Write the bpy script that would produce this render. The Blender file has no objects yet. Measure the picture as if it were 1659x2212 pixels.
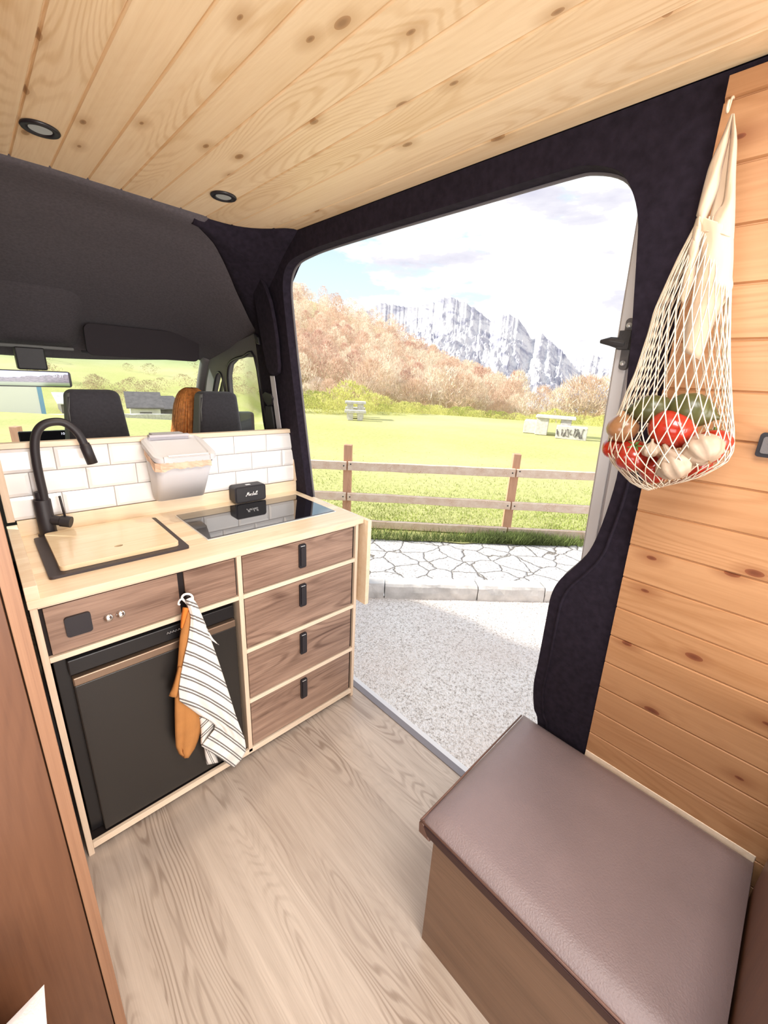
import bpy, bmesh, math, random
import numpy as np
from mathutils import Vector, Matrix, noise as mn
random.seed(7); RNG = np.random.default_rng(5)
scn = bpy.context.scene
COL = scn.collection
# ---------------------------------------------------------------- camera
FPX = 893.93; YAW, PITCH, ROLL = .77992, .313519, .052904
CX, CY = 829.5, 1106.0
EYE = np.array([0, 0, 1.5])
def cam_rows():
    y, p, o = YAW, PITCH, ROLL
    F = np.array([math.sin(y)*math.cos(p), math.cos(y)*math.cos(p), -math.sin(p)])
    R = np.array([math.cos(y), -math.sin(y), 0.]); U = np.cross(R, F)
    R2 = R*math.cos(o)+U*math.sin(o); U2 = -R*math.sin(o)+U*math.cos(o)
    return R2, U2, F
CR, CU, CF = cam_rows()
cd = bpy.data.cameras.new('camera'); cam = bpy.data.objects.new('camera', cd); COL.objects.link(cam)
cam.matrix_world = Matrix(((CR[0], CU[0], -CF[0], 0), (CR[1], CU[1], -CF[1], 0), (CR[2], CU[2], -CF[2], 1.5), (0, 0, 0, 1)))
cd.sensor_fit = 'VERTICAL'; cd.sensor_height = 24.0; cd.lens = FPX/2212*24.0
cd.clip_start = 0.02; cd.clip_end = 9000
scn.camera = cam
# ---------------------------------------------------------------- colour management / light
scn.view_settings.view_transform = 'Standard'; scn.view_settings.look = 'None'
scn.view_settings.gamma = 1.0; scn.view_settings.exposure = 1.0
scn.view_settings.use_curve_mapping = False
SUN_AZ, SUN_EL = math.radians(-45), math.radians(30)
sd = bpy.data.lights.new('sun', 'SUN'); sd.energy = 3.9; sd.angle = math.radians(3); sd.color = (1, .95, .86)
so = bpy.data.objects.new('sun', sd); COL.objects.link(so)
sv = Vector((math.sin(SUN_AZ)*math.cos(SUN_EL), math.cos(SUN_AZ)*math.cos(SUN_EL), math.sin(SUN_EL)))
so.rotation_euler = sv.to_track_quat('Z', 'Y').to_euler()
def area(name, loc, rot, sx, sy, e, col=(1, 1, 1)):
    a = bpy.data.lights.new(name, 'AREA'); a.shape = 'RECTANGLE'; a.size = sx; a.size_y = sy; a.energy = e; a.color = col
    o = bpy.data.objects.new(name, a); COL.objects.link(o); o.location = loc; o.rotation_euler = rot
    return o
area('added_fill_rear', (.27, -1.88, 1.15), (math.radians(90), 0, 0), 1.45, 1.5, 40, (1, .97, .94))  # added fill light behind the camera, brightens the interior
area('added_fill_overhead', (.35, -.10, 2.03), (0, 0, 0), .5, .5, 9, (1, .99, .97))  # added overhead fill, shines down through a made-up hatch
area('added_fill_left', (-.53, .12, 1.35), (math.radians(90), 0, math.radians(-90)), .9, .5, 4, (1, .98, .95))  # added soft fill from the unseen left side

w = bpy.data.worlds.new('sky'); scn.world = w; w.use_nodes = True
nt = w.node_tree; nt.nodes.clear()
def N(nt, t, **k):
    n = nt.nodes.new(t)
    for a, b in k.items(): setattr(n, a, b)
    return n
def L(nt, a, b): nt.links.new(a, b)
def ramp(nt, fac, stops, interp='LINEAR'):
    r = N(nt, 'ShaderNodeValToRGB'); r.color_ramp.interpolation = interp
    e = r.color_ramp.elements
    while len(e) < len(stops): e.new(.5)
    for i, (p, c) in enumerate(stops):
        e[i].position = p; e[i].color = (c[0], c[1], c[2], 1) if not isinstance(c, (int, float)) else (c, c, c, 1)
    L(nt, fac, r.inputs[0]); return r
def mixc(nt, fac, a, b, mode='MIX'):
    m = N(nt, 'ShaderNodeMix', data_type='RGBA', blend_type=mode)
    for s, v in ((m.inputs[0], fac), (m.inputs[6], a), (m.inputs[7], b)):
        if hasattr(v, 'links') or hasattr(v, 'is_linked'): L(nt, v, s)
        elif isinstance(v, (int, float)): s.default_value = v
        else: s.default_value = (v[0], v[1], v[2], 1)
    return m.outputs[2]
def mth(nt, op, a, b=None, c=None):
    m = N(nt, 'ShaderNodeMath', operation=op)
    for i, v in enumerate((a, b, c)):
        if v is None: continue
        if isinstance(v, (int, float)): m.inputs[i].default_value = v
        else: L(nt, v, m.inputs[i])
    return m.outputs[0]
tc = N(nt, 'ShaderNodeTexCoord'); sp = N(nt, 'ShaderNodeSeparateXYZ'); L(nt, tc.outputs['Generated'], sp.inputs[0])
mp = N(nt, 'ShaderNodeMapping'); L(nt, tc.outputs['Generated'], mp.inputs[0]); mp.inputs['Scale'].default_value = (1.6, 1.6, 5.5)
mp.inputs['Location'].default_value = (3.1, .4, .2)
n1 = N(nt, 'ShaderNodeTexNoise'); n1.inputs['Scale'].default_value = 2.1; n1.inputs['Detail'].default_value = 9; n1.inputs['Roughness'].default_value = .6
L(nt, mp.outputs[0], n1.inputs[0])
mp2 = N(nt, 'ShaderNodeMapping'); L(nt, tc.outputs['Generated'], mp2.inputs[0]); mp2.inputs['Scale'].default_value = (2.2, 2.2, 8); mp2.inputs['Location'].default_value = (7.7, 2.2, .9)
n2 = N(nt, 'ShaderNodeTexNoise'); n2.inputs['Scale'].default_value = 2.0; n2.inputs['Detail'].default_value = 8; n2.inputs['Roughness'].default_value = .55
L(nt, mp2.outputs[0], n2.inputs[0])
azf = mth(nt, 'ADD', mth(nt, 'MULTIPLY', sp.outputs[1], .9), mth(nt, 'MULTIPLY', sp.outputs[0], -.5))   # bluer towards the front
cov = mth(nt, 'ADD', n1.outputs[0], mth(nt, 'MULTIPLY', azf, -.42))
cl = ramp(nt, cov, [(.34, 0), (.44, 1)])
blue = ramp(nt, sp.outputs[2], [(.0, (.72, .78, .84)), (.25, (.47, .60, .68)), (.8, (.28, .46, .72))])
grey = ramp(nt, n2.outputs[0], [(.50, (1.0, 1.0, 1.02)), (.58, (.60, .59, .64)), (.75, (.44, .435, .53))])
skyc = mixc(nt, cl.outputs[0], blue.outputs[0], grey.outputs[0])
bg = N(nt, 'ShaderNodeBackground'); bg.inputs[1].default_value = .80
L(nt, skyc, bg.inputs[0]); ow = N(nt, 'ShaderNodeOutputWorld'); L(nt, bg.outputs[0], ow.inputs[0])

# ---------------------------------------------------------------- photo geometry helpers (a pixel and a real plane give a real point)
def ray(u, v): return CR*((u-CX)/FPX) - CU*((v-CY)/FPX) + CF
def P(u, v, ax, val):
    d = ray(u, v); i = 'xyz'.index(ax); t = (val-EYE[i])/d[i]; return Vector(EYE+t*d)
WA, WB = 1.2416, -.13
def PW(u, v, off=0.0):
    d = ray(u, v); t = (WA+off+WB*EYE[2]-EYE[0])/(d[0]-WB*d[2]); return Vector(EYE+t*d)
def PN(n, p0, u, v):
    n = np.array(n, float); d = ray(u, v); return Vector(EYE + d*(n@(np.array(p0)-EYE)/(n@d)))
def xw(z, off=0.0): return WA+off+WB*z
# ---------------------------------------------------------------- materials
def newmat(name):
    m = bpy.data.materials.new(name); m.use_nodes = True
    return m, m.node_tree, m.node_tree.nodes['Principled BSDF']
def mat(name, col, rough=.5, metal=0, spec=.5, bump=0, bscale=60, var=0, vscale=8, coat=0, sheen=0, trans=0):
    m, nt, b = newmat(name)
    b.inputs['Base Color'].default_value = (*col, 1); b.inputs['Roughness'].default_value = rough
    b.inputs['Metallic'].default_value = metal; b.inputs['Specular IOR Level'].default_value = spec
    b.inputs['Coat Weight'].default_value = coat; b.inputs['Sheen Weight'].default_value = sheen
    b.inputs['Transmission Weight'].default_value = trans
    tc = N(nt, 'ShaderNodeTexCoord')
    if var:
        n = N(nt, 'ShaderNodeTexNoise'); n.inputs['Scale'].default_value = vscale; n.inputs['Detail'].default_value = 6
        L(nt, tc.outputs['Object'], n.inputs[0])
        r = ramp(nt, n.outputs[0], [(.3, tuple(c*(1-var) for c in col)), (.7, tuple(min(1, c*(1+var)) for c in col))])
        L(nt, r.outputs[0], b.inputs['Base Color'])
    if bump:
        n = N(nt, 'ShaderNodeTexNoise'); n.inputs['Scale'].default_value = bscale; n.inputs['Detail'].default_value = 5
        L(nt, tc.outputs['Object'], n.inputs[0])
        bp = N(nt, 'ShaderNodeBump'); bp.inputs['Strength'].default_value = bump; bp.inputs['Distance'].default_value = .004
        L(nt, n.outputs[0], bp.inputs['Height']); L(nt, bp.outputs[0], b.inputs['Normal'])
    return m
def wood(name, axis, light, dark, streak=1.0, ring=.35, knots=0, rough=.45, across=30, along=1.6, pitch=0, pax=0, poff=0, knotcol=(.22, .09, .03), seed=0., coat=0, ringscale=3.0, plankvar=.12, spec=.5, ringacross=1.0, uvplank=False, kax=0):
    """axis = grain axis index; pitch/pax/poff = plank width and axis across the planks"""
    m, nt, b = newmat(name)
    b.inputs['Roughness'].default_value = rough; b.inputs['Coat Weight'].default_value = coat; b.inputs['Coat Roughness'].default_value = .15
    b.inputs['Specular IOR Level'].default_value = spec
    tc = N(nt, 'ShaderNodeTexCoord'); s = N(nt, 'ShaderNodeSeparateXYZ'); L(nt, tc.outputs['Object'], s.inputs[0])
    vec = tc.outputs['Object']; rnd = None
    if pitch or uvplank:
        if uvplank:
            uvn = N(nt, 'ShaderNodeUVMap'); su = N(nt, 'ShaderNodeSeparateXYZ'); L(nt, uvn.outputs[0], su.inputs[0]); fl = mth(nt, 'FLOOR', su.outputs[0])
        else: fl = mth(nt, 'FLOOR', mth(nt, 'DIVIDE', mth(nt, 'SUBTRACT', s.outputs[pax], poff), pitch))
        wn = N(nt, 'ShaderNodeTexWhiteNoise', noise_dimensions='1D'); L(nt, fl, wn.inputs['W']); rnd = wn.outputs['Value']
        cb = N(nt, 'ShaderNodeCombineXYZ'); L(nt, mth(nt, 'MULTIPLY', rnd, 37.0), cb.inputs[axis]); L(nt, mth(nt, 'MULTIPLY', rnd, 11.0), cb.inputs[(axis+1) % 3])
        va = N(nt, 'ShaderNodeVectorMath', operation='ADD'); L(nt, vec, va.inputs[0]); L(nt, cb.outputs[0], va.inputs[1]); vec = va.outputs[0]
    def mapped(sa, sl, off=0):
        mp = N(nt, 'ShaderNodeMapping'); sc = [sa]*3; sc[axis] = sl; mp.inputs['Scale'].default_value = sc
        mp.inputs['Location'].default_value = (seed+off, seed*.7+off, seed*1.3); L(nt, vec, mp.inputs[0]); return mp.outputs[0]
    a = N(nt, 'ShaderNodeTexNoise'); a.inputs['Scale'].default_value = 1; a.inputs['Detail'].default_value = 5; a.inputs['Roughness'].default_value = .65
    L(nt, mapped(across, along), a.inputs[0])
    f = N(nt, 'ShaderNodeTexNoise'); f.inputs['Scale'].default_value = 1; f.inputs['Detail'].default_value = 3
    L(nt, mapped(across*9, along*4, 3), f.inputs[0])
    # cathedral rings: contour bands of a smooth stretched noise
    g = N(nt, 'ShaderNodeTexNoise'); g.inputs['Scale'].default_value = 1; g.inputs['Detail'].default_value = 1.5; g.inputs['Roughness'].default_value = .4
    L(nt, mapped(6.5*ringacross, .95*ringacross, 9), g.inputs[0])
    gw = mth(nt, 'ADD', g.outputs[0], mth(nt, 'MULTIPLY', a.outputs[0], .035))
    band = mth(nt, 'SINE', mth(nt, 'MULTIPLY', gw, ringscale*110))
    bandr = ramp(nt, mth(nt, 'MULTIPLY_ADD', band, .5, .5), [(.45, 0), (1, 1)])
    gate = N(nt, 'ShaderNodeTexNoise'); gate.inputs['Scale'].default_value = 1; gate.inputs['Detail'].default_value = 1
    L(nt, mapped(9, 1.1, 21), gate.inputs[0])
    bandr = N(nt, 'ShaderNodeMath', operation='MULTIPLY') if False else type('o', (), {'outputs': [mth(nt, 'MULTIPLY', bandr.outputs[0], ramp(nt, gate.outputs[0], [(.42, .12), (.62, 1)]).outputs[0])]})
    v = mth(nt, 'ADD', mth(nt, 'MULTIPLY', a.outputs[0], .75*streak), mth(nt, 'MULTIPLY', f.outputs[0], .35*streak))
    v = mth(nt, 'ADD', v, mth(nt, 'MULTIPLY', bandr.outputs[0], ring))
    v = mth(nt, 'ADD', v, .5-.55*streak)
    if rnd is not None: v = mth(nt, 'ADD', v, mth(nt, 'MULTIPLY', mth(nt, 'SUBTRACT', rnd, .5), plankvar*2))
    r = ramp(nt, v, [(.25, light), (.95, dark)]); col = r.outputs[0]
    if knots:
        sv_ = N(nt, 'ShaderNodeSeparateXYZ'); L(nt, vec, sv_.inputs[0]); cv = N(nt, 'ShaderNodeCombineXYZ'); L(nt, sv_.outputs[kax], cv.inputs[0]); L(nt, sv_.outputs[axis], cv.inputs[1])
        mp = N(nt, 'ShaderNodeMapping'); mp.inputs['Scale'].default_value = (9.5, 4.6, 1); mp.inputs['Location'].default_value = (seed*2+1, seed+.4, 0); L(nt, cv.outputs[0], mp.inputs[0])
        vo = N(nt, 'ShaderNodeTexVoronoi', voronoi_dimensions='2D'); vo.inputs['Scale'].default_value = 1; vo.inputs['Randomness'].default_value = 1; L(nt, mp.outputs[0], vo.inputs[0])
        ss = N(nt, 'ShaderNodeSeparateColor'); L(nt, vo.outputs['Color'], ss.inputs[0])
        keep = mth(nt, 'GREATER_THAN', ss.outputs[0], 1-knots)
        size = mth(nt, 'ADD', .035, mth(nt, 'MULTIPLY', ss.outputs[1], .05))
        k1 = mth(nt, 'MULTIPLY', mth(nt, 'LESS_THAN', vo.outputs['Distance'], size), keep)
        k2 = mth(nt, 'MULTIPLY', ramp(nt, mth(nt, 'DIVIDE', vo.outputs['Distance'], size), [(.3, 1), (.9, 0)]).outputs[0], keep)
        halo = mth(nt, 'MULTIPLY', ramp(nt, vo.outputs['Distance'], [(.03, .75), (.22, 0)]).outputs[0], keep)
        col = mixc(nt, halo, col, tuple(.55*l+.45*d for l, d in zip(dark, knotcol)))
        col = mixc(nt, mth(nt, 'MULTIPLY', k1, .75), col, knotcol); col = mixc(nt, mth(nt, 'MULTIPLY', k2, .5), col, tuple(c*.5 for c in knotcol))
    L(nt, col, b.inputs['Base Color'])
    bp = N(nt, 'ShaderNodeBump'); bp.inputs['Strength'].default_value = .12; bp.inputs['Distance'].default_value = .002
    L(nt, f.outputs[0], bp.inputs['Height']); L(nt, bp.outputs[0], b.inputs['Normal'])
    return m
M = {}
PL, PD = (.80, .56, .30), (.52, .27, .10)
M['pine_ceiling'] = wood('pine_ceiling', 1, (.97, .77, .51), (.72, .48, .24), across=22, along=1.1, ring=.26, knots=.5, knotcol=(.42, .22, .09), uvplank=True, rough=.42, ringscale=2.2, kax=0, plankvar=.09)
M['pine_wall'] = wood('pine_wall', 1, (.56, .30, .145), (.36, .16, .06), across=22, along=1.1, ring=.2, knots=.62, kax=2, pitch=.0905, pax=2, poff=.422-.0905*20, rough=.4, ringscale=1.6, seed=4, knotcol=(.2, .05, .02))
M['light_wood'] = wood('light_wood', 0, (.94, .79, .59), (.74, .52, .32), across=26, along=2.2, ring=.12, rough=.32, coat=.15, ringscale=1.2, pitch=.045, pax=1, poff=1.2, plankvar=.17)
M['light_trim'] = wood('light_trim', 0, (.90, .76, .60), (.72, .53, .36), across=60, along=4, ring=.05, rough=.4)
M['light_trim_v'] = wood('light_trim_v', 2, (.86, .70, .54), (.62, .43, .28), across=70, along=3, ring=.05, rough=.4)
M['board_wood'] = wood('board_wood', 0, (.90, .73, .50), (.72, .50, .28), across=24, along=2, ring=.1, rough=.22, coat=.35, pitch=.05, pax=1, poff=1.2, plankvar=.12, seed=3)
M['walnut'] = wood('walnut', 0, (.42, .275, .20), (.09, .042, .028), across=30, along=1.9, ring=.25, rough=.34, ringscale=1.0, streak=1.3, seed=2)
M['walnut_v'] = wood('walnut_v', 2, (.18, .078, .038), (.075, .027, .013), across=18, along=1.0, ring=.1, rough=.4, ringscale=1.0, seed=6)
M['edge_v'] = wood('edge_v', 2, (.36, .19, .105), (.16, .07, .038), across=130, along=1.2, ring=.05, rough=.45, seed=8)
M['bench_wood'] = wood('bench_wood', 1, (.26, .15, .09), (.11, .058, .032), across=24, along=1.5, ring=.12, rough=.42, seed=12)
M['floor'] = wood('floor', 1, (.58, .49, .41), (.30, .23, .18), across=34, along=1.3, ring=.40, rough=.36, pitch=.19, pax=0, poff=.08, ringscale=1.3, ringacross=1.5, seed=5, plankvar=.07)
M['black'] = mat('black', (.014, .012, .016), .38)
M['matte_black'] = mat('matte_black', (.02, .016, .02), .5, bump=.1, bscale=900)
M['felt'] = mat('felt', (.020, .015, .024), .92, bump=.35, bscale=700, spec=.15, var=.25, vscale=60)
M['headliner'] = mat('headliner', (.105, .092, .10), .95, bump=.3, bscale=800, spec=.1, var=.12, vscale=120)
M['grey_plastic'] = mat('grey_plastic', (.13, .12, .12), .6, bump=.2, bscale=500)
M['dark_plastic'] = mat('dark_plastic', (.03, .028, .03), .5, bump=.2, bscale=400)
M['visor'] = mat('visor', (.045, .038, .042), .95, bump=.3, bscale=800, spec=.1)
M['seat'] = mat('seat', (.050, .046, .055), .9, bump=.4, bscale=600, sheen=.2, var=.15, vscale=80)
M['seat_side'] = mat('seat_side', (.20, .20, .19), .8, bump=.2, bscale=400)  # pale grey; on the headrests its lightness stands in for side light
M['gap_shade'] = mat('gap_shade', (.012, .006, .006), .8)  # near-black stands in for shade in the cabinet gaps
M['fridge'] = mat('fridge', (.024, .021, .019), .32, bump=.05, bscale=300)
M['fridge_dark'] = mat('fridge_dark', (.012, .011, .012), .35)
M['fridge_handle'] = mat('fridge_handle', (.30, .21, .15), .35, metal=.7)
M['chrome'] = mat('chrome', (.8, .8, .8), .12, metal=1)
M['silver'] = mat('silver', (.85, .85, .85), .3, metal=.6)
M['white_paint'] = mat('white_paint', (.72, .71, .72), .3, coat=.4)
M['grey_paint'] = mat('grey_paint', (.42, .38, .38), .4, coat=.2)
M['seal'] = mat('seal', (.16, .15, .16), .5)
M['sill'] = mat('sill', (.20, .185, .20), .45, bump=.1, bscale=400)
M['tile'] = mat('tile', (.90, .89, .89), .12, coat=.6)
M['grout'] = mat('grout', (.42, .38, .36), .8)
M['bin'] = mat('bin', (.66, .65, .68), .45, bump=.04, bscale=500)
M['bin_grey'] = mat('bin_grey', (.50, .48, .52), .5)
M['bag_paper'] = mat('bag_paper', (.75, .52, .38), .55, bump=.3, bscale=60, var=.2, vscale=25)
M['glass_black'] = mat('glass_black', (.006, .006, .009), .04, coat=1, spec=.9)
M['sink'] = mat('sink', (.035, .026, .030), .4, bump=.2, bscale=900)
M['leather'] = mat('leather', (.235, .175, .175), .40, bump=.35, bscale=260, var=.10, vscale=5, spec=.6)
M['leather_edge'] = mat('leather_edge', (.15, .075, .055), .5)
M['piping'] = mat('piping', (.045, .014, .012), .5)
M['cream'] = mat('cream', (.60, .45, .31), .85, sheen=.3)
M['net'] = mat('net', (.70, .59, .45), .8)
M['tomato'] = mat('tomato', (.38, .022, .008), .22, coat=.3, var=.25, vscale=18)
M['pepper'] = mat('pepper', (.34, .022, .01), .2, coat=.35, var=.2, vscale=14)
M['garlic'] = mat('garlic', (.38, .28, .20), .5, bump=.3, bscale=50, var=.14, vscale=22)
M['onion'] = mat('onion', (.30, .14, .06), .3, coat=.3, var=.3, vscale=25)
M['green'] = mat('green', (.075, .075, .022), .35, var=.3, vscale=16)
M['stem'] = mat('stem', (.10, .16, .03), .6)
M['mitt'] = mat('mitt', (.50, .215, .06), .8, bump=.3, bscale=400, var=.1, vscale=20)
M['orange'] = mat('orange', (.75, .22, .03), .8, bump=.3, bscale=400)
M['white_cloth'] = mat('white_cloth', (.85, .82, .80), .9, bump=.25, bscale=350, sheen=.3)
M['hair'] = mat("hair", (.85, .30, .08), .45, var=.35, vscale=60)
M['skin'] = mat('skin', (.62, .36, .25), .5)
M['jumper'] = mat('jumper', (.42, .40, .38), .9, bump=.5, bscale=200)
M['stone'] = mat('stone', (.58, .55, .52), .9, bump=.9, bscale=30, var=.18, vscale=9)
M['fence'] = wood('fence', 0, (.80, .68, .56), (.50, .29, .18), across=16, along=1.2, ring=.3, rough=.8, seed=3)
M['fence_post'] = wood('fence_post', 2, (.66, .38, .24), (.36, .17, .10), across=20, along=2, ring=.25, rough=.8, seed=7)
def leafmat(name, col, var, vs):
    m = mat(name, col, .9, spec=.05, var=var, vscale=vs); nt = m.node_tree; b = nt.nodes['Principled BSDF']
    src = b.inputs['Base Color'].links[0].from_socket; tr_ = N(nt, 'ShaderNodeBsdfTranslucent'); L(nt, src, tr_.inputs[0])
    mx = N(nt, 'ShaderNodeMixShader'); mx.inputs[0].default_value = .45; L(nt, b.outputs[0], mx.inputs[1]); L(nt, tr_.outputs[0], mx.inputs[2]); L(nt, mx.outputs[0], nt.nodes['Material Output'].inputs[0]); return m
M['twig'] = mat('twig', (.72, .60, .50), .9, var=.15, vscale=.4)
M['foliage_copper'] = leafmat('foliage_copper', (.74, .56, .44), .22, .06)
M['foliage_tan'] = leafmat('foliage_tan', (.82, .71, .58), .16, .08)
M['foliage_rust'] = leafmat('foliage_rust', (.66, .46, .37), .22, .07)
M['gorse'] = leafmat('gorse', (.66, .64, .24), .25, 1.5)
M['gorse_dark'] = leafmat('gorse_dark', (.42, .44, .14), .3, 1.5)
M['blade'] = mat('blade', (.30, .36, .08), .8, var=.3, vscale=2)
M['screen'] = mat('screen', (.004, .004, .008), .15)
M['hut_dark'] = mat('hut_dark', (.17, .15, .15), .8, var=.2, vscale=3)
M['hut_light'] = mat('hut_light', (.66, .64, .62), .8, var=.15, vscale=2)
def emis(name, col, s):
    m, nt, b = newmat(name); b.inputs['Base Color'].default_value = (0, 0, 0, 1)
    b.inputs['Emission Color'].default_value = (*col, 1); b.inputs['Emission Strength'].default_value = s; return m
M['lit'] = emis('lit', (.9, .9, 1), .7)
M['lens'] = emis('lens', (1, .9, .75), .12)  # slight glow added to the lenses of unlit downlights
M['blue_paint'] = mat('blue_paint', (.22, .42, .66), .4)
def glassmat(name, tint, gl=.06, band=None):
    m, nt, b = newmat(name); nt.nodes.remove(b)
    t = N(nt, 'ShaderNodeBsdfTransparent'); t.inputs[0].default_value = (*tint, 1)
    if band:
        tc = N(nt, 'ShaderNodeTexCoord'); s = N(nt, 'ShaderNodeSeparateXYZ'); L(nt, tc.outputs['Object'], s.inputs[0])
        r = ramp(nt, s.outputs[2], [(0, tint), (1, band[2])]); mr = N(nt, 'ShaderNodeMapRange')
        mr.inputs[1].default_value = band[0]; mr.inputs[2].default_value = band[1]; L(nt, s.outputs[2], mr.inputs[0]); L(nt, mr.outputs[0], r.inputs[0]); L(nt, r.outputs[0], t.inputs[0])
    g = N(nt, 'ShaderNodeBsdfGlossy'); g.inputs[1].default_value = .02
    mx = N(nt, 'ShaderNodeMixShader'); mx.inputs[0].default_value = gl; L(nt, t.outputs[0], mx.inputs[1]); L(nt, g.outputs[0], mx.inputs[2])
    L(nt, mx.outputs[0], nt.nodes['Material Output'].inputs[0]); return m
M['windscreen'] = glassmat('windscreen', (.93, .97, .94), .04, (1.47, 1.60, (.25, .50, .45)))
M['glass'] = glassmat('glass', (.95, .97, .96), .04)
M['film'] = glassmat('film', (.93, .90, .88), .25)

# ground materials
def gravel(name, c1, c2, c3, sc):
    m, nt, b = newmat(name); b.inputs['Roughness'].default_value = .95; b.inputs['Specular IOR Level'].default_value = .1
    tc = N(nt, 'ShaderNodeTexCoord')
    v = N(nt, 'ShaderNodeTexVoronoi'); v.inputs['Scale'].default_value = sc; L(nt, tc.outputs['Object'], v.inputs[0])
    n = N(nt, 'ShaderNodeTexNoise'); n.inputs['Scale'].default_value = sc*.6; n.inputs['Detail'].default_value = 6; n.inputs['Roughness'].default_value = .8; L(nt, tc.outputs['Object'], n.inputs[0])
    n2 = N(nt, 'ShaderNodeTexNoise'); n2.inputs['Scale'].default_value = 1.3; n2.inputs['Detail'].default_value = 4; L(nt, tc.outputs['Object'], n2.inputs[0])
    r = ramp(nt, n.outputs[0], [(.36, c3), (.46, c2), (.56, c1)])
    c = mixc(nt, ramp(nt, n2.outputs[0], [(.4, 0), (.7, .35)]).outputs[0], r.outputs[0], (.70, .56, .48))
    L(nt, c, b.inputs['Base Color'])
    bp = N(nt, 'ShaderNodeBump'); bp.inputs['Strength'].default_value = .7; bp.inputs['Distance'].default_value = .012; L(nt, v.outputs[0], bp.inputs['Height']); L(nt, bp.outputs[0], b.inputs['Normal'])
    return m
M['asphalt'] = gravel('asphalt', (.92, .86, .81), (.76, .68, .61), (.28, .24, .21), 85)
def paving():
    m, nt, b = newmat('paving'); b.inputs['Roughness'].default_value = .95
    tc = N(nt, 'ShaderNodeTexCoord')
    dn = N(nt, 'ShaderNodeTexNoise'); dn.inputs['Scale'].default_value = 6; dn.inputs['Detail'].default_value = 4; L(nt, tc.outputs['Object'], dn.inputs[0])
    av = N(nt, 'ShaderNodeVectorMath', operation='SCALE'); L(nt, dn.outputs[1], av.inputs[0]); av.inputs['Scale'].default_value = .10
    ad = N(nt, 'ShaderNodeVectorMath', operation='ADD'); L(nt, tc.outputs['Object'], ad.inputs[0]); L(nt, av.outputs[0], ad.inputs[1])
    v = N(nt, 'ShaderNodeTexVoronoi', feature='DISTANCE_TO_EDGE'); v.inputs['Scale'].default_value = 3.4; L(nt, ad.outputs[0], v.inputs[0])
    n = N(nt, 'ShaderNodeTexNoise'); n.inputs['Scale'].default_value = 45; n.inputs['Detail'].default_value = 6; n.inputs['Roughness'].default_value = .75; L(nt, tc.outputs['Object'], n.inputs[0])
    r = ramp(nt, n.outputs[0], [(.40, (.24, .22, .21)), (.46, (.56, .54, .52)), (.6, (.66, .64, .62))])
    e = ramp(nt, v.outputs[0], [(.008, 1), (.028, 0)])
    L(nt, mixc(nt, e.outputs[0], r.outputs[0], (.16, .14, .12)), b.inputs['Base Color'])
    bp = N(nt, 'ShaderNodeBump'); bp.inputs['Strength'].default_value = .8; bp.inputs['Distance'].default_value = .015
    L(nt, ramp(nt, v.outputs[0], [(0, 0), (.05, 1)]).outputs[0], bp.inputs['Height']); L(nt, bp.outputs[0], b.inputs['Normal'])
    return m
M['paving'] = paving()
def grassmat():
    m, nt, b = newmat('grass'); b.inputs['Roughness'].default_value = 1; b.inputs['Specular IOR Level'].default_value = .05
    tc = N(nt, 'ShaderNodeTexCoord')
    n = N(nt, 'ShaderNodeTexNoise'); n.inputs['Scale'].default_value = 9; n.inputs['Detail'].default_value = 9; n.inputs['Roughness'].default_value = .8; L(nt, tc.outputs['Object'], n.inputs[0])
    n2 = N(nt, 'ShaderNodeTexNoise'); n2.inputs['Scale'].default_value = .12; n2.inputs['Detail'].default_value = 6; n2.inputs['Roughness'].default_value = .65; L(nt, tc.outputs['Object'], n2.inputs[0])
    r = ramp(nt, n.outputs[0], [(.36, (.22, .24, .05)), (.46, (.40, .42, .115)), (.62, (.50, .50, .18))])
    c = mixc(nt, ramp(nt, n2.outputs[0], [(.45, 0), (.65, .6)]).outputs[0], r.outputs[0], (.50, .44, .19))
    sz = N(nt, 'ShaderNodeSeparateXYZ'); L(nt, tc.outputs['Object'], sz.inputs[0]); dry = mth(nt, 'MULTIPLY', mth(nt, 'MAXIMUM', 0, mth(nt, 'MINIMUM', .8, mth(nt, 'MULTIPLY', mth(nt, 'ADD', sz.outputs[2], mth(nt, 'MULTIPLY', n2.outputs[0], 6)), .14))), 1)
    c = mixc(nt, dry, c, (.66, .62, .36))
    L(nt, c, b.inputs['Base Color'])
    bp = N(nt, 'ShaderNodeBump'); bp.inputs['Strength'].default_value = .6; bp.inputs['Distance'].default_value = .05; L(nt, n.outputs[0], bp.inputs['Height']); L(nt, bp.outputs[0], b.inputs['Normal'])
    return m
M['grass'] = grassmat()
def rockmat(name, sx):
    m, nt, b = newmat(name); b.inputs['Roughness'].default_value = 1; b.inputs['Specular IOR Level'].default_value = 0
    tc = N(nt, 'ShaderNodeTexCoord')
    mp = N(nt, 'ShaderNodeMapping'); mp.inputs['Scale'].default_value = (sx, sx, sx*1.3); L(nt, tc.outputs['Object'], mp.inputs[0])
    n = N(nt, 'ShaderNodeTexNoise'); n.inputs['Scale'].default_value = 1; n.inputs['Detail'].default_value = 10; n.inputs['Roughness'].default_value = .72; n.inputs['Distortion'].default_value = 1.1; L(nt, mp.outputs[0], n.inputs[0])
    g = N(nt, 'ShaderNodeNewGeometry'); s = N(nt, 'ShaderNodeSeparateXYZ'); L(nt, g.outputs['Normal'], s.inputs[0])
    r = ramp(nt, mth(nt, 'ADD', n.outputs[0], mth(nt, 'MULTIPLY', s.outputs[2], .12)), [(.44, (.27, .27, .33)), (.53, (.41, .40, .44)), (.64, (.60, .58, .58))])  # distance haze is put into these pale lavender tones
    L(nt, r.outputs[0], b.inputs['Base Color'])
    return m
M['rock'] = rockmat('rock', .012)
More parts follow.
